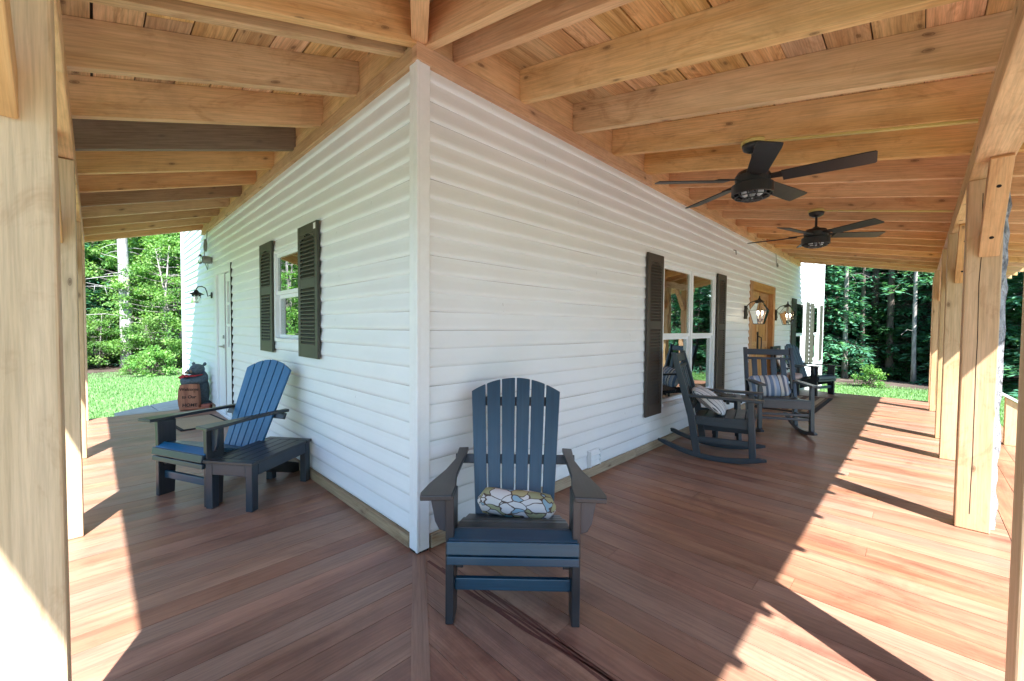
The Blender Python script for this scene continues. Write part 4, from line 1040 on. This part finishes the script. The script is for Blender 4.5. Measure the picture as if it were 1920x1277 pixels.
# ------------------------------------------------------------------ ceiling fans
def fan(label, x, y, rz0):
    zc = zr(y) - .003
    o = thing('ceiling_fan', label, 'ceiling fan', (x, y, zc + .006), 0, 'ceiling fans under the rafters')
    m = MB(); m.lathe([(.075, -.024), (.078, -.008), (.075, -.0005)], n=28); m.build('mount_block', M['yellow'], o)
    m = MB(); m.lathe([(.02, -.075), (.035, -.072), (.062, -.055), (.068, -.035), (.068, -.0245)], n=28); m.build('canopy', M['black'], o, smooth=True)
    m = MB(); m.lathe([(.012, -.20), (.012, -.07)], n=12); m.build('downrod', M['black'], o)
    m = MB(); m.lathe([(.075, -.285), (.105, -.282), (.108, -.235), (.090, -.205), (.035, -.190), (.02, -.175)], n=32); m.build('motor', M['black'], o, smooth=False, bevel=.004)
    zb = -.265
    for k in range(5):
        a = rz0 + k * 2 * math.pi / 5
        bm_ = rot4(a, 'Z') @ T((.0, 0, zb)) @ rot4(R(-13), 'X')
        out = [(.17, -.058), (.58, -.066), (.628, -.063), (.635, -.05), (.635, .05), (.628, .063), (.58, .066), (.17, .058)]
        m = MB(); m.prism(out, .008, bm_, grain=0); bl = m.build('blade', M['black'], o, bevel=.002)
        m = MB(); m.prism([(.07, -.025), (.14, -.03), (.24, -.042), (.24, .042), (.14, .03), (.07, .025)], .006, rot4(a, 'Z') @ T((0, 0, zb + .010)) @ rot4(R(-13), 'X'), grain=0); m.build('blade_iron', M['iron'], bl)
    # light band and cage
    m = MB(); m.lathe([(.110, -.29), (.126, -.292), (.126, -.358), (.121, -.362), (.118, -.358), (.118, -.298), (.110, -.296)], n=40); m.build('light_ring', M['black'], o)
    m = MB()
    for k in range(6):
        a = k * math.pi / 6; m.tube([(math.cos(a) * r, math.sin(a) * r, z) for r, z in ((.119, -.350), (.102, -.374), (.062, -.389), (0, -.394), (-.062, -.389), (-.102, -.374), (-.119, -.350))], .0045, 6)
    for r, z in ((.102, -.374), (.062, -.389)): m.tube([(r * math.cos(t), r * math.sin(t), z) for t in [2 * math.pi * i / 28 for i in range(29)]], .0042, 6)
    m.build('cage', M['black'], o)
    for a in (0.3, 2.4, 4.5):
        m = MB(); m.sup((.05 * math.cos(a), .05 * math.sin(a), -.345), .024, .024, .034, nu=14, nv=10); m.build('bulb', M['bulboff'], o, smooth=True)
    return o
fan('black five bladed ceiling fan nearest the camera, hung from a rafter', 1.908, -1.105, R(-14))
fan('smaller looking black ceiling fan farther along the right hand porch', 4.132 + .01, -1.13, R(20))

# ------------------------------------------------------------------ wall lanterns
def lantern(label, x, zc):
    o = thing('wall_lantern', label, 'lantern', (x, -.016, zc), 0, 'lit lanterns beside the wooden door'); o.scale = (.90, .90, .92)
    m = MB(); m.bx(-.055, .055, -.024, 0, -.11, .11); m.build('wall_plate', M['iron'], o, bevel=.004)
    cy_ = -.215
    m = MB(); m.tube([(0, -.02, .10), (0, -.08, .165), (0, -.15, .19), (0, cy_, .205)], .007, 8)
    m.tube([(0, -.02, -.09), (0, .03 - .07, -.05), (0, -.055, .04), (0, -.02, .09)], .004, 6); m.build('bracket', M['iron'], o)
    m = MB(); m.lathe([(.012, .235), (.022, .215), (.030, .205), (.075, .175), (.080, .168), (.05, .165)], (0, cy_, 0), 6); m.lathe([(.004, .27), (.012, .255), (.010, .235)], (0, cy_, 0), 10); m.build('cap', M['iron'], o)
    n = 6; top, mid, bot = (.055, .165), (.150, .03), (.085, -.19)
    P = lambda rz_, k: V((rz_[0] * math.cos(2 * math.pi * k / n), cy_ + rz_[0] * math.sin(2 * math.pi * k / n), rz_[1]))
    m = MB()
    for k in range(n):
        m.tube([P(top, k), P(mid, k), P(bot, k)], .0033, 6)
        for q in (mid, bot): m.tube([P(q, k), P(q, k + 1)], .0033, 6)
    m.tube([(0, cy_, .165), (0, cy_, -.16)], .005, 6)
    m.lathe([(.085, -.197), (.085, -.190)], (0, cy_, 0), 6)
    m.build('cage', M['iron'], o)
    m = MB()
    for k in range(n):
        for a, b in ((top, mid), (mid, bot)):
            m.poly([P(a, k) * 1, P(a, k + 1) * 1, P(b, k + 1) * 1, P(b, k) * 1], [(0, 0)] * 4)
    m.build('glass', M['lglass'], o)
    for k in range(3):
        m = MB(); c_ = MB(); e = MB()
        a = 2 * math.pi * k / 3 + .5; px, py = .045 * math.cos(a), cy_ + .045 * math.sin(a)
        c_.lathe([(.013, -.12), (.013, -.045)], (px, py, 0), 10); m.tube([(0, cy_, -.155), (px, py, -.14), (px, py, -.118)], .006, 6)
        m.lathe([(.006, -.128), (.022, -.118), (.022, -.112)], (px, py, 0), 10)
        e.sup((px, py, -.012), .014, .014, .034, nu=10, nv=8)
        m.build('candle_arm', M['iron'], o); c_.build('candle', M['white'], o); e.build('bulb', M['bulb'], o, smooth=True)
    return o
lantern('lit six sided glass lantern on the left of the wooden door', 5.82, 1.50)
lantern('lit six sided glass lantern on the right of the wooden door', 7.70, 1.51)

# gooseneck lamp by the white door
gl_ = thing('gooseneck_lamp', 'dark gooseneck wall lamp with a clear glass jar beside the white door', 'lamp', (-.016, 5.44, 1.675)); gl_.scale = (.74, .74, .80)
m = MB(); m.lathe([(.055, 0), (.055, .018), (.03, .022)], (0, 0, 0), 20, rot=Matrix.Rotation(R(-90), 3, 'Y')); m.build('wall_plate', M['iron'], gl_)
m = MB(); m.tube([(-.02, 0, 0), (-.07, 0, -.02), (-.085, 0, .06), (-.11, 0, .125), (-.16, 0, .15), (-.22, 0, .14), (-.25, 0, .10), (-.25, 0, .06)], .009, 8); m.build('arm', M['iron'], gl_)
m = MB(); m.lathe([(.012, .085), (.03, .07), (.045, .045), (.125, .005), (.127, 0), (.03, .02)], (-.25, 0, 0), 24); m.build('shade', M['iron'], gl_, smooth=True)
m = MB(); m.lathe([(.075, 0), (.080, -.06), (.085, -.15), (.083, -.15), (.077, -.06), (.072, 0)], (-.25, 0, 0), 24); m.build('glass_jar', M['lglass'], gl_, smooth=True)
m = MB(); m.lathe([(.022, .02), (.022, -.03)], (-.25, 0, 0), 14); m.build('socket', M['iron'], gl_)
m = MB(); m.sup((-.25, 0, -.06), .024, .024, .036, nu=14, nv=10); m.build('bulb', M['bulboff'], gl_, smooth=True)
# camera / floodlight with coil of cable
se = thing('security_light', 'small grey round fixture under the loop of cable above the white door', 'security light', (-.016, 5.42, 2.18))
m = MB(); m.lathe([(.05, 0), (.05, .02), (.055, .03), (.055, .10), (.04, .115)], (0, 0, 0), 18, rot=Matrix.Rotation(R(-90), 3, 'Y')); m.build('housing', M['cable'], se, smooth=False, bevel=.004)
m = MB(); m.lathe([(.055, .116), (.072, .13), (.07, .15), (.05, .16)], (0, 0, 0), 18, rot=Matrix.Rotation(R(-90), 3, 'Y')); m.build('lens', M['lglass'], se, smooth=True)
m = MB(); pts = [(-.03, 5.62, 2.70), (-.04, 5.63, 2.52)]
for i in range(49):
    a = 2 * math.pi * i / 16; rr = .085 + .006 * math.sin(i * 1.7); pts.append((-.045 - .001 * i / 2, 5.63 + rr * math.sin(a), 2.42 + rr * math.cos(a)))
pts += [(-.06, 5.70, 2.30), (-.05, 5.70, 2.16), (-.04, 5.60, 2.06), (-.05, 5.50, 2.10), (-.06, 5.45, 2.16)]
m.tube(pts, .0055, 6); tag(m.build('cable_coil', M['cable']), 'coil of grey cable hanging under the rafters above the white door', 'cable')
m = MB(); m.tube([(7.55, -.03, 2.64), (7.54, -.045, 2.48), (7.60, -.04, 2.40), (7.66, -.04, 2.47), (7.70, -.04, 2.43)], .005, 6)
m.sup((7.70, -.035, 2.42), .015, .012, .03, nu=10, nv=8); tag(m.build('wire_end', M['cable']), 'short loose grey wire sticking out above the second lantern', 'cable')
m = MB(); m.tube([(5.19, -.02, 2.37), (5.19, -.05, 2.36), (5.19, -.055, 2.30)], .006, 6); tag(m.build('wall_hook', M['black']), 'tiny dark hook in the siding above the first lantern', 'hook')

# ------------------------------------------------------------------ carved bear with welcome sign
br = thing('bear_statue', 'carved black bear in a red bandana leaning on a wooden welcome sign', 'statue', (-.205, 5.66, .004), R(-32))
m = MB()
m.sup((.03, .07, .24), .125, .105, .26, .9, .9)
m.sup((.03, .065, .44), .115, .10, .13)
m.sup((.02, .03, .575), .095, .095, .085)
m.sup((-.06, .11, .655), .026, .016, .03, nu=12, nv=8); m.sup((.09, .10, .65), .026, .016, .03, nu=12, nv=8)
m.sup((-.035, -.055, .55), .045, .06, .038)
m.tube([(.13, .03, .45), (.10, -.07, .425), (.0, -.105, .415), (-.09, -.095, .40), (-.125, -.085, .39)], [.05, .05, .046, .046, .03], 12)
m.tube([(-.08, .04, .46), (-.12, -.04, .43), (-.10, -.10, .425), (-.05, -.12, .43)], [.045, .045, .042, .025], 12)
m.sup((-.085, .05, .05), .06, .11, .05); m.sup((.14, .05, .05), .055, .12, .05)
body = m.build('body', M['bear'], br, smooth=True)
rmh = body.modifiers.new('merge', 'REMESH'); rmh.mode = 'VOXEL'; rmh.voxel_size = .009; rmh.use_smooth_shade = True
sm_ = body.modifiers.new('ease', 'SMOOTH'); sm_.factor = .5; sm_.iterations = 3
m = MB(); m.sup((-.05, -.105, .545), .026, .022, .022); m.sup((-.03, -.075, .552), .036, .034, .03); m.build('muzzle', M['muzzle'], br, smooth=True)
m = MB(); m.sup((-.056, -.126, .553), .011, .008, .008, nu=10, nv=8); m.sup((-.065, -.052, .597), .008, .007, .008, nu=10, nv=8); m.sup((.008, -.066, .60), .008, .007, .008, nu=10, nv=8); m.build('eyes_and_nose', M['black'], br, smooth=True)
m = MB(); m.tube([(-.10, .02, .50), (-.11, -.06, .495), (-.05, -.10, .49), (.05, -.08, .495), (.10, .0, .50)], [.008, .012, .015, .012, .008], 10)
m.prism([(-.17, .475), (-.10, .525), (-.085, .47), (-.13, .435)], .02, T((0, -.085, 0)) @ rot4(R(90), 'X')); m.build('bandana', M['red'], br, smooth=False, bevel=.003)
sg = MB(); out = [(-.125, 0), (.115, 0), (.125, .10), (.118, .25), (.105, .375), (.02, .385), (-.12, .37), (-.14, .28), (-.150, .16), (-.142, .08)]
sg.prism(out, .075, T((-.01, -.105, 0)) @ rot4(R(90), 'X') , grain=1, rnd=.4); sgo = sg.build('sign_board', M['sign'], br, bevel=.010)
bs = MB(); bs.sup((.03, .03, .018), .22, .19, .02, .35, .8); bs.build('base', M['sign'], br, bevel=.006); bs = MB(); bs.bx(.12, .24, -.12, .0, .005, .075, rnd=.7); bs.build('log', M['sign'], br, bevel=.012)
def text(body, loc, size, parent, mat, name='lettering', rx=90, sh=0.0):
    cu = bpy.data.curves.new(name, 'FONT'); cu.body = body; cu.size = size; cu.extrude = .0012; cu.align_x = 'CENTER'; cu.shear = sh; cu.offset = .0012
    cu.materials.append(mat); t = bpy.data.objects.new(name, cu); COL.objects.link(t); t.parent = parent; t.location = loc; t.rotation_euler = (R(rx), 0, 0)
    bpy.context.view_layer.update(); me = bpy.data.meshes.new_from_object(t); me.name = name; q = bpy.data.objects.new(name, me); COL.objects.link(q)
    q.parent = parent; q.location = loc; q.rotation_euler = (R(rx), 0, 0); bpy.data.objects.remove(t); return q
text('Welcome', (-.012, -.1436, .285), .060, sgo, M['ink'], sh=.1)
text('to Our', (-.012, -.1436, .175), .062, sgo, M['ink'], sh=.1)
text('HOME', (-.005, -.1436, .055), .066, sgo, M['ink'], sh=.1)
# ------------------------------------------------------------------ vegetation
patch('forest_floor', 21.5, 0.5, 6.8, 17, M['duff'], .02, 3)
patch('added_front_gravel', 4.0, -11.0, 15, 7.2, M['gravel'], .012, 8); patch('added_side_gravel', -7.6, -1.0, 5.2, 8.5, M['gravel'], .008, 9)  # unseen gravel areas added to cut green bounce and brighten the ceiling
patch('leaf_litter', -2, 23.5, 14, 7.2, M['duff'], .025, 5)
RNG = random.Random(11)
def leaf_quad(m, p, d, nrm, ln, wd, rnd):
    """pointed leaf: kite of 4 verts"""
    s_ = d.cross(nrm);
    if s_.length < 1e-5: return
    s_.normalize(); s_ *= wd / 2
    m.v.extend([tuple(p), tuple(p + d * ln * .45 + s_), tuple(p + d * ln), tuple(p + d * ln * .45 - s_)])
    b = len(m.v) - 4; m.f.append((b, b + 1, b + 2, b + 3)); m.uv.extend([(0, 0), (1, 0), (1, 1), (0, 1)]); m.r.append(rnd); m.w.append(0); m.m.append(0)
def rv(r): 
    while True:
        v = V((r.uniform(-1, 1), r.uniform(-1, 1), r.uniform(-1, 1)))
        if .05 < v.length < 1: return v.normalized()
def trunk_mb(r, H, r0, lean=.03, n=10, top=.15):
    m = MB(); pts = []; rad = []
    for i in range(n + 1):
        t = i / n; pts.append((lean * H * t * math.sin(2.5 * t + 1) * .5, lean * H * t * .5 * math.cos(2 * t), H * t - .1)); rad.append(r0 * (1 - (1 - top) * t) * (1.35 if i == 0 else 1))
    m.tube(pts, rad, 10); return m, pts
def conifer(seed, H=11, r0=.16, spread=2.0, first=.12, nb=120, dens=46, mat='hem'):
    r = random.Random(seed)
    tm, pts = trunk_mb(r, H, r0, .02); cm = MB()
    for k in range(nb):
        t = first + (1 - first) * (k + r.random()) / nb; z = H * t
        L = spread * (1 - t) ** .75 * r.uniform(.65, 1.15) + .25; a = r.uniform(0, 2 * math.pi)
        dirh = V((math.cos(a), math.sin(a), 0)); dr = r.uniform(.15, .40)
        base = V((0, 0, z)); br_ = r.random()
        P = lambda u: base + dirh * (L * u) + V((0, 0, .12 * L * u - dr * L * u * u))
        tm.tube([P(0), P(.5), P(.95)], [.018 * L / 1.5 + .006, .012, .004], 4, cap=False)
        sd = V((-dirh.y, dirh.x, 0))
        for j in range(int(dens * (L / spread + .25))):
            u = r.uniform(.12, 1.0) ** .8; p = P(u) + V((0, 0, r.uniform(-.04, .03)))
            sgn = r.choice((-1, 1)); wdt = (1 - u * .75) * .32 * L
            p2 = p + sd * sgn * r.uniform(0, wdt) + V((0, 0, -r.uniform(0, .16)))
            d = (sd * sgn * r.uniform(.4, 1) + dirh * r.uniform(.3, 1) + V((0, 0, r.uniform(-.5, .15)))).normalized()
            nrm = (V((0, 0, 1)) + rv(r) * .55).normalized()
            leaf_quad(cm, p2, d, nrm, r.uniform(.13, .26), r.uniform(.05, .10), min(1, max(0, br_ * .45 + r.random() * .55)))
    return tm, cm
def broadleaf(seed, H=4.5, r0=.06, R0=1.6, nclump=90, per=80, ls=.10, low=.12, stems=1):
    r = random.Random(seed); tm = MB(); cm = MB()
    stem = []
    for s_ in range(stems):
        a = r.uniform(0, 6.28); top = V((math.cos(a) * R0 * .35 * (stems > 1), math.sin(a) * R0 * .35 * (stems > 1), H * r.uniform(.8, .95)))
        mid = top * .5 + V((r.uniform(-.2, .2), r.uniform(-.2, .2), 0)); stem.append((mid, top)); tm.tube([(0, 0, -.1), mid, top], [r0, r0 * .7, r0 * .15], 7)
    for k in range(nclump):
        t = r.uniform(low, 1.0); z = H * t
        prof = math.sin(math.pi * min(1, (t * .85 + .18))) ** .6
        a = r.uniform(0, 6.28); q = R0 * prof * math.sqrt(r.uniform(.08, 1)) * r.uniform(.8, 1.15)
        c = V((q * math.cos(a), q * math.sin(a), z)); mid, top = r.choice(stem)
        s0 = mid * (t / .5) if t < .5 else mid + (top - mid) * ((t - .5) / .5)
        tm.tube([s0, s0 * .4 + c * .6 + V((0, 0, -.08)), c], [.014, .009, .004], 4, cap=False)
        cr = r.uniform(.16, .36) * (R0 / 1.6) ** .5; br_ = r.random()
        for j in range(per):
            v = rv(r); p = c + V((v.x * cr * 1.25, v.y * cr * 1.25, v.z * cr * .65)) * r.random() ** .5
            d = (rv(r) + V((0, 0, -.35)) + v * .5).normalized(); nrm = (V((0, 0, 1)) + rv(r) * .8).normalized()
            s_ = ls * r.uniform(.7, 1.3)
            leaf_quad(cm, p, d, nrm, s_, s_ * .62, min(1, max(0, .5 * br_ + .5 * r.random())))
    return tm, cm
PROTO = {}
def proto(key, fn, leaf, bark):
    tm, cm = fn(); PROTO[key] = (tm, cm, leaf, bark); PROTO[key] += (None,)
    t = tm.build('trunk', M[bark], None, smooth=True); c = cm.build('crown', M[leaf], None)
    PROTO[key] = (t.data, c.data); bpy.data.objects.remove(t); bpy.data.objects.remove(c)
proto('hemA', lambda: conifer(1, 12, .17, 2.3, .10, 150, 62), 'hem', 'bark')
proto('hemB', lambda: conifer(2, 10, .13, 2.0, .06, 130, 62), 'hem', 'bark')
proto('hemC', lambda: conifer(3, 13, .16, 2.4, .08, 170, 62), 'hem', 'barkgrey')
proto('hemY', lambda: conifer(4, 3.4, .05, 1.15, .05, 70, 60), 'mid', 'bark')
proto('brA', lambda: broadleaf(5, 5.2, .06, 1.7, 150, 105, .085, .06, 3), 'bright', 'barkgrey')
proto('brB', lambda: broadleaf(6, 3.0, .04, 1.35, 95, 100, .075, .05, 3), 'bright', 'barkgrey')
proto('brC', lambda: broadleaf(7, 8.0, .10, 2.2, 160, 90, .115, .12, 1), 'mid', 'bark')
proto('hemD', lambda: conifer(9, 5.0, .06, 1.5, .03, 110, 70), 'hem', 'bark')
proto('bush', lambda: broadleaf(8, 1.1, .02, .60, 42, 42, .085, .06, 4), 'bright', 'bark')
def plant(key, x, y, label, group, s=1.0, rz=None, name=None, cat=None):
    tall = key in ('hemA', 'hemB', 'hemC', 'hemD'); 
    name = name or ('conifer_tree' if tall or key == 'hemY' else 'leafy_tree' if key in ('brA', 'brC') else 'shrub')
    cat = cat or ('tree' if 'tree' in name else 'shrub')
    o = thing(name, label, cat, (x, y, gh(x, y) - .03), rz if rz is not None else RNG.uniform(0, 6.28), group)
    o.scale = (s * RNG.uniform(.92, 1.08),) * 2 + (s,)
    for nm, me in zip(('trunk' if cat == 'tree' else 'stem', 'foliage' if cat != 'tree' else 'crown'), PROTO[key]):
        c = bpy.data.objects.new(nm, me); COL.objects.link(c); c.parent = o
    return o
# left: sunlit shrubs, dead pale trunk, dark hemlocks behind
GL = 'leafy growth along the left lawn edge'
for (k, x, y, s) in [('brA', 1.2, 19.8, 1.1), ('brA', 3.0, 19.2, 1.2), ('brA', .35, 21.4, 1.25), ('brA', 2.2, 21.8, 1.4), ('brC', 3.6, 22.5, 1.0), ('brC', 1.0, 24.0, 1.1),
                     ('brA', 5.0, 20.5, 1.2), ('brC', -.2, 26.5, 1.0), ('brA', .9, 18.6, .95), ('brA', 2.6, 20.4, 1.35), ('brA', .1, 22.6, 1.35), ('brA', 1.6, 20.8, 1.35), ('brC', 2.4, 24.0, 1.0), ('brA', -4.8, 18.6, 1.1), ('brA', -5.8, 20.6, 1.3), ('brA', -6.8, 18.4, 1.1), ('brC', -7.2, 22.4, .9)]:
    plant(k, x, y, 'bright green leafy tree in the sunlit thicket beside the pale dead trunk', GL, s)
for (k, x, y, s) in [('brB', -2.3, 19.3, .85), ('brB', -1.1, 20.2, .75), ('brB', -3.6, 19.8, .9), ('brB', .25, 18.9, .62), ('brB', -2.0, 20.2, .6), ('brB', 1.6, 18.3, .8), ('brB', 2.9, 17.6, .8)]:
    plant(k, x, y, 'low bright shrub at the foot of the left wood', 'low shrubs at the left lawn edge', s)
for (k, x, y, s) in [('hemD', -1.9, 21.8, 1.1), ('hemD', -3.0, 22.6, 1.2), ('hemD', -1.0, 23.0, 1.25), ('hemB', -2.6, 23.4, 1.0), ('hemB', -1.2, 24.2, 1.0), ('hemB', -3.6, 24, 1.0), ('hemA', -1.8, 25.5, 1.0), ('hemB', -4.6, 25, 1.05), ('hemC', -.6, 28, 1.1), ('hemA', -3.3, 28.5, 1.1), ('hemC', 2.0, 28.5, 1.1), ('hemA', 4.2, 27, 1.1), ('hemA', -6, 28, 1.1), ('hemB', -7.5, 24, 1.0), ('hemC', .8, 31, 1.2), ('hemA', -5, 32, 1.2), ('hemA', -2, 32.5, 1.2), ('hemC', 4, 32, 1.2), ('hemA', -9.5, 29, 1.2), ('hemC', 7, 29, 1.2)]:
    plant(k, x, y, 'dark hemlock in the shade behind the left thicket', 'dark hemlocks of the left wood', s)
plant('bush', .15, 15.6, 'low leafy clump standing alone on the far edge of the left lawn', None, .9, name='leafy_clump', cat='plant')
plant('bush', -.35, 16.6, 'smaller leafy clump left of the one on the lawn edge', None, .6, name='leafy_clump', cat='plant')
# dead pale trunk with bare limbs
dt = thing('dead_tree', 'pale dead tree trunk with bare curved branches and a small black box', 'tree', (-.33, 19.7, gh(-.33, 19.7) - .05))
m = MB(); n = 16; pts = []; rad = []
for i in range(n + 1):
    t = i / n; pts.append((.05 * math.sin(3 * t) - .28 * t, .05 * math.cos(4 * t), 10.5 * t)); rad.append((.20 - .10 * t) * (1.25 if i == 0 else 1))
m.tube(pts, rad, 14); m.build('trunk', M['barkpale'], dt, smooth=True)
m = MB(); rr = random.Random(4)
for k in range(44):
    z = rr.uniform(1.6, 8.5); a = rr.choice((math.pi, math.pi, math.pi, math.pi, 0)) + rr.uniform(-.9, .9); L = rr.uniform(.5, 1.9); dr = rr.uniform(.0, .5) * L; up_ = rr.uniform(-.1, .35) * L
    P = [V((math.cos(a) * L * u - .028 * z, math.sin(a) * L * u, z + up_ * u * 2 - (up_ + dr) * u * u)) for u in (0, .3, .6, .85, 1.0)]
    m.tube(P, [.016, .013, .010, .007, .004], 5)
    if L > 1.0:
        q = P[2]; m.tube([q, q + V((math.cos(a + .8) * .3, math.sin(a + .8) * .3, rr.uniform(-.2, .15))), q + V((math.cos(a + .9) * .5, math.sin(a + .9) * .5, rr.uniform(-.4, .1)))], [.011, .008, .004], 4)
m.build('branch', M['barkpale'], dt, smooth=True)
bxn = thing('nest_box', 'small black box with a pale front fixed to the pale dead trunk', 'box', (-.37, 19.44, 2.08))
m = MB(); m.bx(-.13, .13, -.10, .10, -.17, .15); m.build('body', M['dkfab'], bxn, bevel=.01)
m = MB(); P = [(-.15, -.14, .15), (.15, -.14, .15), (.15, .11, .20), (-.15, .11, .20)]; m.hexa(P + [(x, y, z + .02) for x, y, z in P], .5); m.build('lid', M['black'], bxn)
m = MB(); m.bx(-.06, .06, -.108, -.1005, -.10, .05); m.build('front_plate', M['greywood'], bxn)
# right: dark hemlock wood with trunks
GR = 'dark hemlocks of the right wood'
for (k, x, y, s) in [('hemD', 17.6, .6, 1.0), ('hemD', 18.4, -2.2, 1.0), ('hemD', 18.6, 1.1, 1.2), ('hemD', 20.2, -1.0, 1.3), ('hemD', 17.2, -3.4, 1.0), ('hemD', 16.4, -4.6, 1.0), ('hemD', 18.2, 1.7, 1.1), ('hemD', 20.2, -2.3, 1.2), ('hemA', 18.5, -1.6, 1.0), ('hemB', 17.6, .6, .9), ('hemC', 19.5, -.4, 1.0), ('hemA', 20.5, 1.4, 1.05), ('hemB', 19.2, -3.2, 1.0), ('hemC', 21.5, -2.2, 1.1), ('hemA', 22.5, .2, 1.1), ('hemB', 18.0, 2.6, 1.0),
                     ('hemC', 23.5, -1.0, 1.2), ('hemA', 24.0, 2.0, 1.2), ('hemA', 22.0, -4.2, 1.1), ('hemC', 19.0, -5.4, 1.1), ('hemA', 17.0, -6.8, 1.0), ('hemB', 25.5, -3, 1.2), ('hemA', 26, .6, 1.3), ('hemC', 27, 3.2, 1.3), ('hemA', 27.5, -2, 1.3), ('hemB', 16.5, -8.8, 1.1), ('hemA', 21, -7.5, 1.2), ('hemC', 24.5, -6, 1.2), ('hemA', 29, 1.5, 1.4), ('hemA', 30, -4, 1.4), ('hemB', 20.4, 3.6, 1.0), ('hemC', 23.2, 4.4, 1.1), ('hemA', 18.7, 5, 1.0), ('hemA', 28.5, 5.5, 1.3)]:
    plant(k, x, y, 'dark green hemlock in the wood beyond the right deck', GR, s)
for (x, y, r0, pale) in [(17.6, -.55, .07, 0), (17.2, -.12, .08, 1), (17.9, -1.25, .11, 0), (19.4, .1, .11, 1), (18.4, -1.6, .06, 0), (17.0, -1.85, .06, 1), (18.0, .25, .10, 0), (18.6, -.8, .14, 0), (19.0, -2.2, .10, 0), (14.6, -5.6, .10, 1)]:
    o = thing('bare_trunk', 'pale slim tree trunk among the dark hemlocks' if pale else 'dark tree trunk standing in the shade of the right wood', 'tree', (x, y, gh(x, y) - .05), 0, 'pale trunks of the right wood' if pale else 'dark trunks of the right wood')
    rr = random.Random(int(x * 100)); tm, pts = trunk_mb(rr, 9.5, r0, .03, 10, .4)
    tm.build('trunk', M['barkgrey' if pale else 'bark'], o, smooth=True)
    bm_ = MB()
    for k in range(10):
        z = rr.uniform(1.6, 8); a = rr.uniform(0, 6.28); L = rr.uniform(.2, .6); bm_.tube([(0, 0, z), (math.cos(a) * L * .6, math.sin(a) * L * .6, z + .05), (math.cos(a) * L, math.sin(a) * L, z - .12)], [.008, .006, .003], 4)
    bm_.build('branch', M['barkgrey' if pale else 'bark'], o)
for (x, y, s) in [(18.2, -.9, .8), (19.0, .3, 1.0), (18.8, -2.0, .9), (16.8, -4.1, .9)]:
    plant('hemY', x, y, 'young mid green hemlock under the tall trees of the right wood', 'young hemlocks of the right wood', s)
for (x, y, s) in [(20.6, .4, 1.2), (21.8, -1.4, 1.3), (22.5, -3.1, 1.2), (23.5, 1.0, 1.5), (24.8, -.8, 1.6)]:
    plant('brA', x, y, 'sunlit leafy tree glimpsed between the trunks of the right wood', 'leafy trees inside the right wood', s)
plant('bush', 14.7, -.95, 'bright green bush on dark soil at the edge of the right lawn', None, .62, name='bush', cat='bush')
plant('bush', 10.4, -5.3, 'leafy plant growing in the black pot beyond the bark edged post', None, .55, name='potted_plant', cat='plant').location.z = -.02
m = MB(); m.lathe([(.16, 0), (.20, .05), (.235, .44), (.25, .455), (.235, .46), (.21, .42)], (10.4, -5.3, gh(10.4, -5.3)), 26); tag(m.build('plant_pot', M['black'], smooth=False), 'black round plant pot standing on the lawn beyond the steps', 'pot')
# woods behind the camera, seen only in the window panes
wl_ = MB(); rr = random.Random(21)
def add_mesh(m, me, mat):
    b = len(m.v); m.v.extend([tuple(mat @ v.co) for v in me.vertices])
    at = me.attributes['rnd'].data
    for p in me.polygons:
        m.f.append(tuple(b + i for i in p.vertices)); m.uv.extend([(0, 0)] * len(p.vertices)); m.r.append(at[p.index].value); m.w.append(0); m.m.append(mi_)
for i in range(46):
    a = R(rr.uniform(112, 345)); d = rr.uniform(20, 28); x, y = 3 + d * math.cos(a) * 1.2, d * math.sin(a)
    if -32 < x < 36 and not (x > 13 and y > -9) and not (x > -10 and y > 0):
        key = rr.choice(('brC', 'hemA', 'hemB', 'hemC', 'brC')); mi_ = {'brC': 0}.get(key, 2)
        mt_ = T((x, y, gh(x, y))) @ rot4(rr.uniform(0, 6), 'Z') @ Matrix.Scale(rr.uniform(.8, 1.1), 4)
        add_mesh(wl_, PROTO[key][1], mt_); mi_ = 3; add_mesh(wl_, PROTO[key][0], mt_)
tag(wl_.build('woodland', [M['mid'], M['bright'], M['hem'], M['bark']]), kind='stuff')
# grass in the parts of the lawn one sees
def grass(name, x0, x1, y0, y1, n, hmin, hmax, test=lambda x, y: True, wd=.012):
    m = MB(); rr = random.Random(n)
    for i in range(n):
        x, y = rr.uniform(x0, x1), rr.uniform(y0, y1)
        if not test(x, y): continue
        h = rr.uniform(hmin, hmax); a = rr.uniform(0, 6.28); l = rr.uniform(.1, .7) * h; w_ = wd * rr.uniform(.7, 1.3); z = gh(x, y)
        c, s_ = math.cos(a), math.sin(a)
        m.v.extend([(x - s_ * w_, y + c * w_, z), (x + s_ * w_, y - c * w_, z), (x + c * l, y + s_ * l, z + h)]); b = len(m.v) - 3
        m.f.append((b, b + 1, b + 2)); m.uv.extend([(0, 0)] * 3); m.r.append(rr.random()); m.w.append(0); m.m.append(0)
    return tag(m.build(name, M['grass']), kind='stuff')
grass('grass', -4.5, 1.5, 6.2, 18.0, 80000, .03, .07)
grass('grass', 9.3, 15.4, -7, 1.0, 40000, .03, .07)
